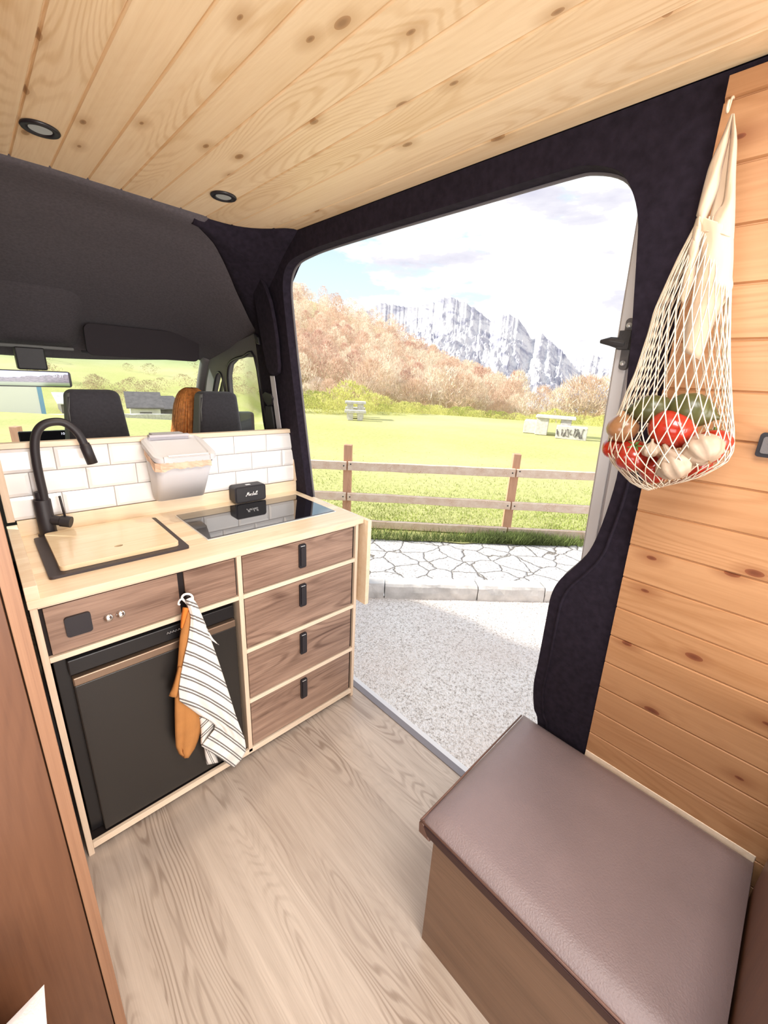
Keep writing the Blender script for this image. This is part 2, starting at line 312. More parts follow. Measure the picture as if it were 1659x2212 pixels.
# towel with woven double stripes (UV.y runs across the stripes)
def towelmat():
    m, nt, b = newmat('towel'); b.inputs['Roughness'].default_value = .9; b.inputs['Sheen Weight'].default_value = .2
    uv = N(nt, 'ShaderNodeUVMap'); s = N(nt, 'ShaderNodeSeparateXYZ'); L(nt, uv.outputs[0], s.inputs[0])
    n = N(nt, 'ShaderNodeTexNoise'); n.inputs['Scale'].default_value = 60; n.inputs['Detail'].default_value = 3; L(nt, uv.outputs[0], n.inputs[0])
    y = mth(nt, 'ADD', s.outputs[1], mth(nt, 'MULTIPLY', mth(nt, 'SUBTRACT', n.outputs[0], .5), .06))
    fr = mth(nt, 'FRACT', y)
    a = mth(nt, 'COMPARE', fr, .36, .062); c = mth(nt, 'COMPARE', fr, .60, .062)
    st = mth(nt, 'MAXIMUM', a, c)
    k = ramp(nt, n.outputs[0], [(.3, .55), (.6, 1)]).outputs[0]
    L(nt, mixc(nt, mth(nt, 'MULTIPLY', st, k), (.86, .83, .78), (.035, .022, .022)), b.inputs['Base Color'])
    return m
M['towel'] = towelmat()
# ---------------------------------------------------------------- mesh building
def wloc(o):
    v = Vector((0, 0, 0))
    while o is not None: v += o.location; o = o.parent
    return v
def props(o, label=None, cat=None, group=None, kind=None):
    if label: o['label'] = label
    if cat: o['category'] = cat
    if group: o['group'] = group
    if kind: o['kind'] = kind
    return o
def thing(name, loc, label, cat, group=None, kind=None):
    o = bpy.data.objects.new(name, None); o.empty_display_size = .05; COL.objects.link(o); o.location = loc
    return props(o, label, cat, group, kind)
class MB:
    def __init__(s): s.v = []; s.f = []; s.mi = []; s.uv = None
    def add(s, vs, fs, mi=0):
        o = len(s.v); s.v += [tuple(p) for p in vs]; s.f += [tuple(i+o for i in f) for f in fs]; s.mi += [mi]*len(fs); return s
    def box(s, x0, x1, y0, y1, z0, z1, mi=0):
        vs = [(x, y, z) for x in (x0, x1) for y in (y0, y1) for z in (z0, z1)]
        return s.add(vs, [(0, 1, 3, 2), (4, 6, 7, 5), (0, 4, 5, 1), (2, 3, 7, 6), (0, 2, 6, 4), (1, 5, 7, 3)], mi)
    def hexa(s, p, mi=0):   # p = 4 bottom pts (ccw) + 4 top pts
        return s.add(p, [(3, 2, 1, 0), (4, 5, 6, 7), (0, 1, 5, 4), (1, 2, 6, 5), (2, 3, 7, 6), (3, 0, 4, 7)], mi)
    def tube(s, pts, r, n=10, mi=0, cap=True, sq=1.0):
        pts = [Vector(p) for p in pts]; rs = r if isinstance(r, (list, tuple)) else [r]*len(pts)
        vs = []; up = None
        for i, p in enumerate(pts):
            t = (pts[min(i+1, len(pts)-1)]-pts[max(i-1, 0)])
            if t.length < 1e-9: t = Vector((0, 0, 1))
            t.normalize()
            if up is None: up = Vector((0, 0, 1)) if abs(t.z) < .9 else Vector((1, 0, 0))
            b = t.cross(up)
            if b.length < 1e-6: b = t.cross(Vector((0, 1, 0)))
            b.normalize(); up = b.cross(t).normalized()
            for k in range(n):
                a = 2*math.pi*k/n; vs.append(p+b*(math.cos(a)*rs[i])+up*(math.sin(a)*rs[i]*sq))
        fs = [(i*n+k, i*n+(k+1) % n, (i+1)*n+(k+1) % n, (i+1)*n+k) for i in range(len(pts)-1) for k in range(n)]
        if cap: fs += [tuple(range(n-1, -1, -1)), tuple((len(pts)-1)*n+k for k in range(n))]
        return s.add(vs, fs, mi)
    def lathe(s, c, prof, n=28, axis=Vector((0, 0, 1)), mi=0, sx=1, sy=1, lobes=0, la=.05):
        q = Vector((0, 0, 1)).rotation_difference(Vector(axis)); c = Vector(c); vs = []
        for r, h in prof:
            for k in range(n):
                a = 2*math.pi*k/n; rr = r*(1+(la*math.cos(lobes*a) if lobes else 0))
                vs.append(c+q@Vector((rr*math.cos(a)*sx, rr*math.sin(a)*sy, h)))
        m = len(prof)
        fs = [(i*n+k, i*n+(k+1) % n, (i+1)*n+(k+1) % n, (i+1)*n+k) for i in range(m-1) for k in range(n)]
        fs += [tuple(range(n-1, -1, -1)), tuple((m-1)*n+k for k in range(n))]
        return s.add(vs, fs, mi)
    def grid(s, rows, mi=0, closed=False):
        n = len(rows[0]); vs = [p for r in rows for p in r]
        fs = [(i*n+k, i*n+(k+1) % n, (i+1)*n+(k+1) % n, (i+1)*n+k) for i in range(len(rows)-1) for k in range(n if closed else n-1)]
        return s.add(vs, fs, mi)
    def plate(s, outer, holes, fn, th, mi=0):
        """2D outline with holes, filled, mapped by fn(a,b,d) at d=0 and d=th"""
        bm = bmesh.new(); es = []
        for lp in [outer]+list(holes):
            vs = [bm.verts.new((a, b, 0)) for a, b in lp]
            es += [bm.edges.new((vs[i], vs[(i+1) % len(vs)])) for i in range(len(vs))]
        bmesh.ops.triangle_fill(bm, use_beauty=True, use_dissolve=False, edges=es)
        bm.verts.ensure_lookup_table(); bm.verts.index_update()
        p2 = [(v.co.x, v.co.y) for v in bm.verts]; fs = [[v.index for v in f.verts] for f in bm.faces]
        bd = [(e.verts[0].index, e.verts[1].index) for e in bm.edges if len(e.link_faces) == 1]; bm.free(); n = len(p2)
        s.add([fn(a, b, 0) for a, b in p2]+[fn(a, b, th) for a, b in p2], [tuple(f) for f in fs]+[tuple(i+n for i in reversed(f)) for f in fs]+[(a, b, b+n, a+n) for a, b in bd], mi)
        return s
    def build(s, name, mats, parent=None, bevel=0, smooth=False, sub=0, seg=2, solid=0, ang=35):
        if not isinstance(mats, (list, tuple)): mats = [mats]
        off = wloc(parent) if parent else Vector((0, 0, 0))
        me = bpy.data.meshes.new(name); me.from_pydata([(p[0]-off.x, p[1]-off.y, p[2]-off.z) for p in s.v], [], s.f)
        for m in mats: me.materials.append(m)
        me.polygons.foreach_set('material_index', s.mi)
        if s.uv:
            u = me.uv_layers.new(name='UVMap')
            for l in me.loops: u.data[l.index].uv = s.uv[l.vertex_index]
        me.update(); bm = bmesh.new(); bm.from_mesh(me); bmesh.ops.recalc_face_normals(bm, faces=bm.faces); bm.to_mesh(me); bm.free()
        if smooth: me.polygons.foreach_set('use_smooth', [True]*len(me.polygons))
        o = bpy.data.objects.new(name, me); COL.objects.link(o)
        if parent: o.parent = parent
        if solid: md = o.modifiers.new('solid', 'SOLIDIFY'); md.thickness = solid; md.offset = 0
        if bevel:
            md = o.modifiers.new('bevel', 'BEVEL'); md.width = bevel; md.segments = seg; md.limit_method = 'ANGLE'; md.angle_limit = math.radians(ang)
            if not smooth: me.polygons.foreach_set('use_smooth', [True]*len(me.polygons)); md.harden_normals = True
        if sub: md = o.modifiers.new('sub', 'SUBSURF'); md.levels = sub; md.render_levels = sub
        return o
def bx(name, b, m, parent=None, bevel=.0015, **k): return MB().box(*b).build(name, m, parent, bevel=bevel, **k)
def catmull(pts, n=6, closed=False):
    P_ = [Vector(p) for p in pts]; out = []; m = len(P_)
    for i in range(m if closed else m-1):
        g = (lambda j: P_[j % m]) if closed else (lambda j: P_[max(0, min(m-1, j))])
        a, b, c, d = g(i-1), g(i), g(i+1), g(i+2)
        for k in range(n):
            t = k/n; out.append(.5*((2*b)+(c-a)*t+(2*a-5*b+4*c-d)*t*t+(3*b-a-3*c+d)*t**3))
    if not closed: out.append(P_[-1])
    return out
def rrect(x0, x1, y0, y1, r, n=5):
    o = []
    for cx, cy, a0 in ((x1-r, y1-r, 0), (x0+r, y1-r, 90), (x0+r, y0+r, 180), (x1-r, y0+r, 270)):
        for k in range(n+1):
            a = math.radians(a0+90*k/n); o.append((cx+r*math.cos(a), cy+r*math.sin(a)))
    return o
def copyo(o, parent=None):
    c = o.copy(); COL.objects.link(c)
    if parent is not None: c.parent = parent
    return c
ZC = 2.006
def xin(z): return xw(z)                      # inner face of the right wall
def xleft(z): return .54-xw(z)
def ceil_z(x): return ZC
# ================================================================= VAN SHELL
# floor
bx('floor', (-.72, 1.137, -1.9, 3.4, -.03, 0), M['floor'], bevel=0)['kind'] = 'structure'
bx('trim_1', (1.137, 1.168, .0, 1.80, -.04, .004), M['sill'], bevel=.002)['kind'] = 'structure'
bx('trim_2', (1.168, 1.245, -.2, 1.9, -.36, -.06), M['white_paint'], bevel=.01)['kind'] = 'structure'
# ceiling planks (V grooves), front edge rounded at the corner
def ceilfront(x):
    a = abs(x-.27)
    if a < .46: return 1.695+.02*(a/.46)
    t = (a-.46)/.225; return 1.715-.16*min(1, t)**3.0
SEAMS = [.185-.087*k for k in range(6, 0, -1)]+[.185, .270, .358, .444, .529, .620, .708, .805, .922]
SEAMS = [q for q in SEAMS if q > -.40]
pr = [(-.43, 0, 0)]
for k, x in enumerate(SEAMS): pr += [(x-.0034, 0, k), (x-.0008, .005, k), (x+.0008, .005, k+1), (x+.0034, 0, k+1)]
pr += [(.985, 0, len(SEAMS))]
hx0, hx1, hy0, hy1 = .1, .6, -.35, .15
mb = MB(); mb.uv = []
for (xa, za, ka), (xb, zb, kb_) in zip(pr[:-1], pr[1:]):
    k = max(ka, kb_) if za >= zb and za > 0 else ka
    xm = (xa+xb)/2; n_ = 8
    nx = max(1, int((xb-xa)/.01))
    for q in range(nx):
        x0, x1 = xa+(xb-xa)*q/nx, xa+(xb-xa)*(q+1)/nx; z0, z1 = za+(zb-za)*q/nx, za+(zb-za)*(q+1)/nx
        for y0, y1 in ((-1.9, hy0), (hy0, hy1), (hy1, None)):
            if y0 == hy0 and hx0 < xm < hx1: continue
            ya, yb = (y1, y1) if y1 is not None else (ceilfront(x0), ceilfront(x1))
            mb.add([(x0, y0, ZC+z0), (x1, y0, ZC+z1), (x1, yb, ZC+z1), (x0, ya, ZC+z0)], [(0, 3, 2, 1)]); mb.uv += [(k+.5, 0)]*4
o = mb.build('ceiling', M['pine_ceiling']); o['kind'] = 'structure'
# roof skin above (blocks the sky), with a made-up hatch opening for fill light
mb = MB(); 
for a in ((-.75, hx0, -2.0, 3.0), (hx1, 1.25, -2.0, 3.0), (hx0, hx1, -2.0, hy0), (hx0, hx1, hy1, 3.0)): mb.box(a[0], a[1], a[2], a[3], 2.07, 2.09)
o = mb.build('trim_3', M['white_paint']); o['kind'] = 'structure'
# dark gap strip where the ceiling meets the right wall
mb = MB(); mb.grid([[(.955, y, 2.012), (1.02, y, 2.012)] for y in (-1.9, 1.8)]); o = mb.build('trim_4', M['felt'], solid=.004); o['kind'] = 'structure'
# right wall: felt covered plate with the sliding door opening
def wfn(off): return lambda a, b, d: (xw(b, off+d), a, b)
OPEN = [(.40, 0.0), (.40, .2), (.409, .41), (.428, .463), (.439, .558), (.434, .66), (.427, .827), (.422, .915), (.404, .975), (.369, 1.033), (.338, 1.094), (.319, 1.179), (.306, 1.30), (.310, 1.40), (.319, 1.493), (.327, 1.597), (.336, 1.68), (.345, 1.76), (.354, 1.823), (.374, 1.873), (.405, 1.91), (.464, 1.933), (.533, 1.938), (.8, 1.938), (1.127, 1.938), (1.40, 1.935), (1.52, 1.928), (1.60, 1.917), (1.648, 1.893), (1.677, 1.85), (1.688, 1.78), (1.693, 1.6), (1.696, 1.3), (1.696, .944), (1.696, 0.0)]
sm = [(p.x, p.y) for p in catmull([(a, b, 0) for a, b in OPEN], 4)]
outer = [(-.02, 0)]+sm+[(2.02, 0), (2.02, 1.0), (2.0, 1.3), (1.985, 1.66), (1.92, 1.80), (1.80, 1.93), (1.70, 2.004), (-.02, 2.004)]
mb = MB(); mb.plate(outer, [], wfn(0.004), .04); o = mb.build('wall_right', M['felt'], bevel=.006, ang=50); o['kind'] = 'structure'
# raised padded lip along the rear pillar
inner = [(a-.030-.004*math.sin(b*3), b-(.012 if .85 < b < 1.15 else 0)) for a, b in sm if b < 1.83 and a < .46]
inner = [q for q in inner if q[1] > .02]
mb = MB(); mb.tube([Vector(wfn(.004)(a, b, 0)) for a, b in inner if b < 1.30], .0045, 8); mb.build('padded_ridge', M['felt'], o, smooth=True)
# rubber seal round the opening
mb = MB(); mb.tube([Vector(wfn(.046)(a, b, 0)) for a, b in sm], .005, 8, mi=0)
o = mb.build('trim_5', M['seal'], smooth=True); o['kind'] = 'structure'
# painted body behind the opening
sm2 = [(a+.12*min(1, max(0, a-.6)/1.0), b+(.07*min(1, max(0, b-1.3)/.6) if True else 0)) for a, b in sm]
mb = MB(); mb.plate([(-.5, 0)]+sm2+[(1.95, 0), (1.95, 2.07), (-.5, 2.07)], [], wfn(.062), .03); o = mb.build('trim_6', M['white_paint'], bevel=.004, ang=50); o['kind'] = 'structure'
# pine cladding on the right wall, tongue-and-groove profile
zs = []; z = .422-.0905*5
while z < 1.97:
    zs += [(z-.0035, 0), (z-.0008, .005), (z+.0008, .005), (z+.0035, 0)]; z += .0905
zs = [(.0, 0)]+[q for q in zs if .01 < q[0] < 1.975]+[(1.992, 0)]
rows = [[(xw(z)-.006+dz, y, z) for y in (.247, -1.9)] for z, dz in zs]
mb = MB(); mb.grid(rows); rows2 = [[(xw(z)+.01, .247, z), (xw(z)-.006+dz, .247, z)] for z, dz in zs]
mb.grid(rows2); o = mb.build('wall_pine_right', M['pine_wall']); o['kind'] = 'structure'
bm_ = MB().box(xw(.42)-.010, xw(.42)-.004, -.16, .247, .405, .437); o = bm_.build('trim_7', M['light_trim'], bevel=.002); o['kind'] = 'structure'
# left wall and rear wall frame, unseen openings added to let light in
mb = MB(); mb.plate([(-1.9, 0), (2.1, 0), (2.1, 1.99), (-1.9, 1.99)], [[(-.33, 1.1), (.57, 1.1), (.57, 1.6), (-.33, 1.6)]], lambda a, b, d: (xleft(b)-d, a, b), .05)
o = mb.build('wall_left', M['felt']); o['kind'] = 'structure'
mb = MB(); mb.plate([(-.75, -.05), (1.28, -.05), (1.28, 2.07), (-.75, 2.07)], [[(-.46, .35), (1.0, .35), (1.0, 1.92), (-.46, 1.92)]], lambda a, b, d: (a, -1.9-d, b), .05)
o = mb.build('wall_rear', M['felt']); o['kind'] = 'structure'
# ---- cab headliner
def hl_zc(y): 
    Y = [1.68, 1.80, 2.0, 2.2, 2.4, 2.6, 2.75, 2.9]; Z = [2.004, 1.983, 1.915, 1.83, 1.745, 1.655, 1.55, 1.505]
    return float(np.interp(y, Y, Z))
def hl_zs(y): return float(np.interp(y, [1.6, 1.8, 2.0, 2.3, 2.6, 2.9], [1.95, 1.80, 1.66, 1.59, 1.545, 1.50]))
def hl(x, y):
    s = min(1, abs(x-.27)/.80); zc, zs_ = hl_zc(y), hl_zs(y)
    return zc-(zc-zs_)*s**4.2
def hoop(x):
    a = abs(x-.27)
    return float(np.interp(a, [0, .42, .50, .58, .66, .72, .76, .80], [1.69, 1.70, 1.76, 1.84, 1.92, 1.96, 1.98, 1.99]))
def ysfront(x): return 2.86-.22*(abs(x-.27)/.8)**2.5
XS = [ -.53+1.6*i/64 for i in range(65)]
rows = []
for x in XS:
    y0 = max(hoop(x), ceilfront(x)-.005); y1 = ysfront(x)
    rows.append([(x, y0-.03, ZC+.006)]+[(x, y0+(y1-y0)*k/34, hl(x, y0+(y1-y0)*k/34)) for k in range(35)])
o = MB().grid(rows).build('headliner', M['headliner'], smooth=True, solid=.012); o['kind'] = 'structure'
rows = []
for x in XS:
    if abs(x-.27) < .40: continue
    y0 = ceilfront(x)-.02; y1 = hoop(x)+.02; z0 = ceil_z(min(.947, x))+.003
    rows.append((x, [(x, y0+(y1-y0)*k/8, (z0*(1-min(1, k/3))+hl(x, max(1.69, y0+(y1-y0)*k/8))*min(1, k/3))-.006*math.sin(math.pi*k/8)-.003) for k in range(9)]))
mb = MB()
mb.grid([r for x, r in rows if x > .27]); mb.grid([r for x, r in rows if x < .27])
o = mb.build('trim_8', M['felt'], smooth=True, solid=.008); o['kind'] = 'structure'
# overhead console with the mirror foot
mb = MB(); rws = []
for k in range(13):
    t = k/12; y = 2.22+t*.52
    w2 = .205+.0*t; zb = float(np.interp(t, [0, .4, .75, .92, 1], [hl_zc(2.22)+.01, 1.70, 1.585, 1.562, 1.60]))
    ring = []
    for j in range(17):
        a = -1+2*j/16; xx = .245+w2*a; zz = hl_zc(y)+.01-(hl_zc(y)+.01-zb)*(1-abs(a)**5)
        ring.append((xx, y, zz))
    rws.append(ring)
t = thing('overhead_console', (.25, 2.5, 1.56), 'grey fabric overhead console bulging down above the rear view mirror', 'console')
MB().grid(rws).build('console_shell', M['headliner'], t, smooth=True)
bx('light_bar', (.13, .40, 2.60, 2.66, 1.548, 1.562), M['seat_side'], t, bevel=.004)
# ---- windscreen
def wsrow(x):
    y = ysfront(x)-.01; zt = hl(x, y)+.0; return (x, y, zt), (x, y+.60-.05*(abs(x-.27)/.8)**2, .93)
rows = [[Vector(a).lerp(Vector(b), k/8) for k in range(9)] for a, b in (wsrow(x) for x in XS)]
o = MB().grid(rows).build('window_1', M['windscreen'], smooth=True); o['kind'] = 'structure'
# A pillars
for sgn, nm in ((1, 'trim_9'), (-1, 'trim_10')):
    X = lambda x: .27+sgn*(x-.27)
    pts = [(X(1.055), 2.62, 1.575), (X(1.07), 2.74, 1.46), (X(1.09), 2.92, 1.25), (X(1.11), 3.15, .98), (X(1.12), 3.2, .6)]
    o = MB().tube(catmull(pts, 5), .036, 12).build(nm, M['grey_plastic'], smooth=True); o['kind'] = 'structure'
# cab side (passenger door) with windows
hole1 = [(2.055, 1.0), (2.035, 1.25), (2.03, 1.565), (2.16, 1.566), (2.27, 1.552), (2.34, 1.525), (2.385, 1.47), (2.405, 1.40), (2.43, 1.25), (2.45, 1.0)]
hole2 = [(2.49, 1.0), (2.465, 1.25), (2.455, 1.40), (2.47, 1.475), (2.53, 1.47), (2.62, 1.38), (2.75, 1.22), (2.90, 1.0)]
sides = []
for nm, nw, fn in (('door_2', 'window_2', lambda a, b, d: (xw(b, .012+d), a, b)), ('door_3', 'window_4', lambda a, b, d: (.54-xw(b, .012+d), a, b))):
    mb = MB(); mb.plate([(1.97, -.2), (3.5, -.2), (3.5, .9), (3.1, .98), (2.65, 1.52), (2.5, 1.60), (2.2, 1.64), (1.96, 1.68)], [hole1, hole2], fn, .03)
    o = mb.build(nm, M['grey_plastic'], bevel=.004, ang=50); o['kind'] = 'structure'
    sm_ = MB(); cl3 = catmull([(a, b, 0) for a, b in hole1], 4, True); sm_.tube([Vector(fn(p.x, p.y, 0)) for p in cl3], .008, 6)
    cl4 = catmull([(a, b, 0) for a, b in hole2], 4, True); sm_.tube([Vector(fn(p.x, p.y, 0)) for p in cl4], .007, 6)
    sm_.build('window_seal', M['black'], o, smooth=True)
    g = MB(); g.plate(hole1, [], lambda a, b, d: (fn(a, b, .02+d)), .004); g.plate(hole2, [], lambda a, b, d: (fn(a, b, .02+d)), .004)
    g = g.build(nw, M['glass']); g['kind'] = 'structure'
# cab front bulkhead / floor blockers
bx('wall_front', (-.6, 1.15, 3.42, 3.47, -.3, .95), M['dark_plastic'])['kind'] = 'structure'
# front end of the van body (casts the bonnet shade on the road)
mb = MB(); pts = [(3.48, -.35), (3.48, .93), (3.75, .86), (4.2, .70), (4.38, .45), (4.42, -.35)]; n = len(pts); vs = [(-.70, y, z) for y, z in pts]+[(1.24, y, z) for y, z in pts]
mb.add(vs, [tuple(range(n)), tuple(range(2*n-1, n-1, -1))]+[(i, (i+1) % n, n+(i+1) % n, n+i) for i in range(n)]); o = mb.build('bonnet', M['white_paint'], bevel=.05, seg=3); o['kind'] = 'structure'
# ---- door mirror seen in the quarter glass
t = thing('door_mirror', (1.25, 2.62, 1.2), 'dark triangular door mirror arm in the quarter glass beyond the right headrest', 'mirror')
a = PW(447, 862, .05); 
mb = MB(); pp = [PW(u, v, .06) for u, v in ((470, 850), (473, 845), (482, 808), (486, 812), (486, 822), (479, 852))]
c0 = pp; c1 = [p+Vector((.02, .01, 0)) for p in pp]; n = len(pp)
mb.add(c0+c1, [tuple(range(n)), tuple(range(2*n-1, n-1, -1))]+[(i, (i+1) % n, n+(i+1) % n, n+i) for i in range(n)]); mb.build('mirror_arm', M['grey_plastic'], t, bevel=.002)
bx('mirror_head', (1.16, 1.34, 2.62, 2.70, 1.02, 1.24), M['dark_plastic'], t, bevel=.02)
# ---- dashboard, screen, steering wheel
t = thing('dashboard', (.27, 3.1, .7), 'pale sunlit dashboard behind the front seats', 'dashboard')
pts = [(2.86, .62), (2.84, .90), (2.90, 1.03), (3.0, 1.05), (3.2, 1.0), (3.41, .94), (3.41, .4), (2.95, .4)]
mb = MB(); n = len(pts); vs = [(-.54, y, z) for y, z in pts]+[(1.06, y, z) for y, z in pts]
mb.add(vs, [tuple(range(n)), tuple(range(2*n-1, n-1, -1))]+[(i, (i+1) % n, n+(i+1) % n, n+i) for i in range(n)]); mb.build('dash_body', M['seat_side'], t, bevel=.02, seg=3)
t = thing('touchscreen', (.25, 2.85, 1.06), 'wide black infotainment touchscreen showing the time on top of the dashboard', 'screen')
bx('bezel', (.138, .36, 2.845, 2.862, 1.05, 1.14), M['black'], t, bevel=.004)
bx('display', (.144, .354, 2.8435, 2.846, 1.055, 1.135), M['screen'], t, bevel=0)
def text(s, name, size, M4, m, parent, ext=.0005):
    c = bpy.data.curves.new(name, 'FONT'); c.body = s; c.size = size; c.extrude = ext; c.align_x = 'CENTER'; c.align_y = 'CENTER'
    to = bpy.data.objects.new(name, c); COL.objects.link(to)
    bpy.context.view_layer.update(); me = bpy.data.meshes.new_from_object(to); bpy.data.objects.remove(to)
    me.materials.append(m); o = bpy.data.objects.new(name, me); COL.objects.link(o); o.parent = parent
    o.matrix_local = Matrix.Translation(-wloc(parent))@M4; return o
RX = Matrix.Rotation(math.radians(90), 4, 'X')
text('10:37', 'clock_text', .018, Matrix.Translation((.333, 2.843, 1.122))@RX, M['lit'], t)
bx('app_icon', (.327, .337, 2.8425, 2.8435, 1.068, 1.082), M['lit'], t, bevel=0)
t = thing('steering_wheel', (-.15, 2.75, .95), 'black steering wheel on the driver side of the dashboard', 'steering wheel')
cw = Vector((-.15, 2.72, .95)); q = Matrix.Rotation(math.radians(-62), 3, 'X')
MB().tube([cw+q@Vector((.19*math.cos(a), .19*math.sin(a), 0)) for a in [2*math.pi*k/32 for k in range(33)]], .014, 8).build('rim', M['dark_plastic'], t, smooth=True)
mb = MB(); mb.tube([cw+q@Vector((-.19, 0, 0)), cw+q@Vector((.19, 0, 0))], .014, 8); mb.tube([cw, cw+q@Vector((0, -.19, 0))], .014, 8); mb.lathe(cw, [(.0, -.03), (.06, -.02), (.06, .01), (0, .02)], 20, q@Vector((0, 0, 1))); mb.build('hub', M['dark_plastic'], t, smooth=True)
# ---- sun visors
for i, (x0, x1) in enumerate(((.433, .957), (-.46, .03))):
    lab = ['dark grey folded sun visor above the windscreen on the right', 'dark grey folded sun visor above the windscreen on the driver side'][i]
    t = thing('sun_visor', ((x0+x1)/2, 2.6, 1.54), lab, 'sun visor')
    mb = MB(); mb.plate(rrect(x0, x1, 0, .145, .03), [], lambda a, b, d: (a, 2.50+d+b*-.12, 1.532+b*.97), .024)
    mb.build('visor_panel', M['visor'], t, bevel=.008, seg=3)
    mb = MB(); xe = x0 if i == 0 else x1; mb.tube([(xe-.02, 2.515, 1.545), (xe+.07, 2.515, 1.54)], .006, 8); mb.build('hinge_rod', M['dark_plastic'], t, smooth=True)
# ---- rear view mirror with display
t = thing('rear_view_mirror', (.24, 2.58, 1.42), 'wide digital rear view mirror showing a mountain picture and the time', 'mirror')
mb = MB(); mb.plate(rrect(.045, .366, 1.377, 1.450, .012), [], lambda a, b, d: (a, 2.585+d, b), .02); mb.build('housing', M['black'], t, bevel=.003)
m, nt, b = newmat('mirror_display'); b.inputs['Base Color'].default_value = (0, 0, 0, 1); b.inputs['Roughness'].default_value = .15
tcn = N(nt, 'ShaderNodeTexCoord'); s_ = N(nt, 'ShaderNodeSeparateXYZ'); L(nt, tcn.outputs['Generated'], s_.inputs[0])
nn = N(nt, 'ShaderNodeTexNoise', noise_dimensions='1D'); nn.inputs['Scale'].default_value = 9; nn.inputs['Detail'].default_value = 8; L(nt, s_.outputs[0], nn.inputs['W'])
ridge = mth(nt, 'ADD', mth(nt, 'MULTIPLY', nn.outputs[0], .35), mth(nt, 'ADD', .28, mth(nt, 'MULTIPLY', s_.outputs[0], .42)))
issky = mth(nt, 'GREATER_THAN', s_.outputs[2], ridge)
n3 = N(nt, 'ShaderNodeTexNoise'); n3.inputs['Scale'].default_value = 22; n3.inputs['Detail'].default_value = 6; L(nt, tcn.outputs['Generated'], n3.inputs[0])
hillc = ramp(nt, n3.outputs[0], [(.35, (.03, .025, .05)), (.65, (.22, .17, .22))]).outputs[0]
grs = ramp(nt, s_.outputs[2], [(.0, (.10, .16, .04)), (.2, (.25, .30, .18)), (.3, (.05, .05, .06))]).outputs[0]
low = mth(nt, 'LESS_THAN', s_.outputs[2], .27)
cc = mixc(nt, low, hillc, grs); cc = mixc(nt, issky, cc, (.42, .46, .80)); L(nt, cc, b.inputs['Emission Color']); b.inputs['Emission Strength'].default_value = .75
MB().box(.052, .356, 2.5835, 2.5855, 1.382, 1.445).build('display', m, t)
text('07 31', 'clock_text', .018, Matrix.Translation((.316, 2.583, 1.428))@RX, M['lit'], t)
mb = MB(); mb.box(.175, .285, 2.595, 2.66, 1.452, 1.552); mb.build('mount', M['dark_plastic'], t, bevel=.008)
# ================================================================= CAB SEATS, PERSON
def rowring(cx, y, z, w, h, d, n=24, e=4):
    pass
def seat(cx, lab, hrlab, y=2.205, hz=1.385, w=.235):
    t = thing('front_seat', (cx, y+.25, 0), lab, 'seat')
    def slab(name, x0, x1, z0, z1, y0, y1, taper, m, r, tl=0):
        mb = MB(); a = (x0, x1); b = (x0+taper, x1-taper)
        mb.hexa([(a[0], y0, z0), (a[1], y0, z0), (a[1], y1, z0), (a[0], y1, z0), (b[0], y0+tl, z1), (b[1], y0+tl, z1), (b[1], y1+tl-.02, z1), (b[0], y1+tl-.02, z1)])
        if len(m) > 1: mb.mi[5] = 1  # side light put into the colour of the left headrest face
        return mb.build(name, m, t, bevel=r, seg=5)
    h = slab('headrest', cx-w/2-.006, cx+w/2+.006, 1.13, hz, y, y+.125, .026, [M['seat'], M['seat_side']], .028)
    mbp = MB(); mbp.tube([(cx-w/2+.016, y+.008, 1.15), (cx-w/2+.018, y+.008, 1.30), (cx-w/2+.030, y+.008, 1.36)], .0025, 6); mbp.build('piping', M['seat_side'], h)
    for dx in (-.05, .05): MB().tube([(cx+dx, y+.055, 1.10), (cx+dx, y+.055, 1.16)], .007, 8).build('headrest_post', M['chrome'], t)
    slab('backrest', cx-.235, cx+.235, .5, 1.11, y-.01, y+.14, .02, [M['seat']], .04)
    slab('seat_cushion', cx-.24, cx+.24, .34, .5, y+.08, y+.58, .01, [M['seat']], .04)
    slab('seat_base', cx-.2, cx+.2, 0, .34, y+.15, y+.5, .01, [M['dark_plastic']], .02)
    return t
seat(.385, 'dark grey front seat, left of the two headrests above the tiles', '')
seat(.935, 'dark grey front seat on the right with red hair beside its headrest', '')
seat(-.25, 'dark grey driver seat at the far left behind the steering wheel', '')
# person in the passenger seat (long red hair)
t = thing('person', (.90, 2.42, .52), 'person with long straight red hair sitting in the right front seat', 'person')
def skin_body(name, joints, edges, radii, m, parent, sub=2):
    off = wloc(parent); me = bpy.data.meshes.new(name); me.from_pydata([Vector(j)-off for j in joints], edges, [])
    me.materials.append(m); o = bpy.data.objects.new(name, me); COL.objects.link(o); o.parent = parent
    md = o.modifiers.new('skin', 'SKIN'); md.use_smooth_shade = True
    for i, r in enumerate(radii): me.skin_vertices[0].data[i].radius = (r[0], r[1]) if isinstance(r, tuple) else (r, r)
    me.skin_vertices[0].data[0].use_root = True
    s = o.modifiers.new('sub', 'SUBSURF'); s.levels = sub; s.render_levels = sub; return o
def ensure_skin(me):
    if not me.skin_vertices: pass
ox, oy = .885, 2.44
J = [(ox, oy-.06, .60), (ox, oy-.05, .78), (ox, oy-.05, .98), (ox, oy-.02, 1.10), (ox, oy, 1.17),
     (ox+.16, oy-.04, 1.03), (ox+.20, oy+.06, .82), (ox+.10, oy+.27, .72), (ox-.16, oy-.04, 1.03), (ox-.20, oy+.06, .82), (ox-.10, oy+.27, .72),
     (ox+.10, oy+.05, .57), (ox+.10, oy+.42, .58), (ox+.10, oy+.52, .20), (ox-.10, oy+.05, .57), (ox-.10, oy+.42, .58), (ox-.10, oy+.52, .20)]
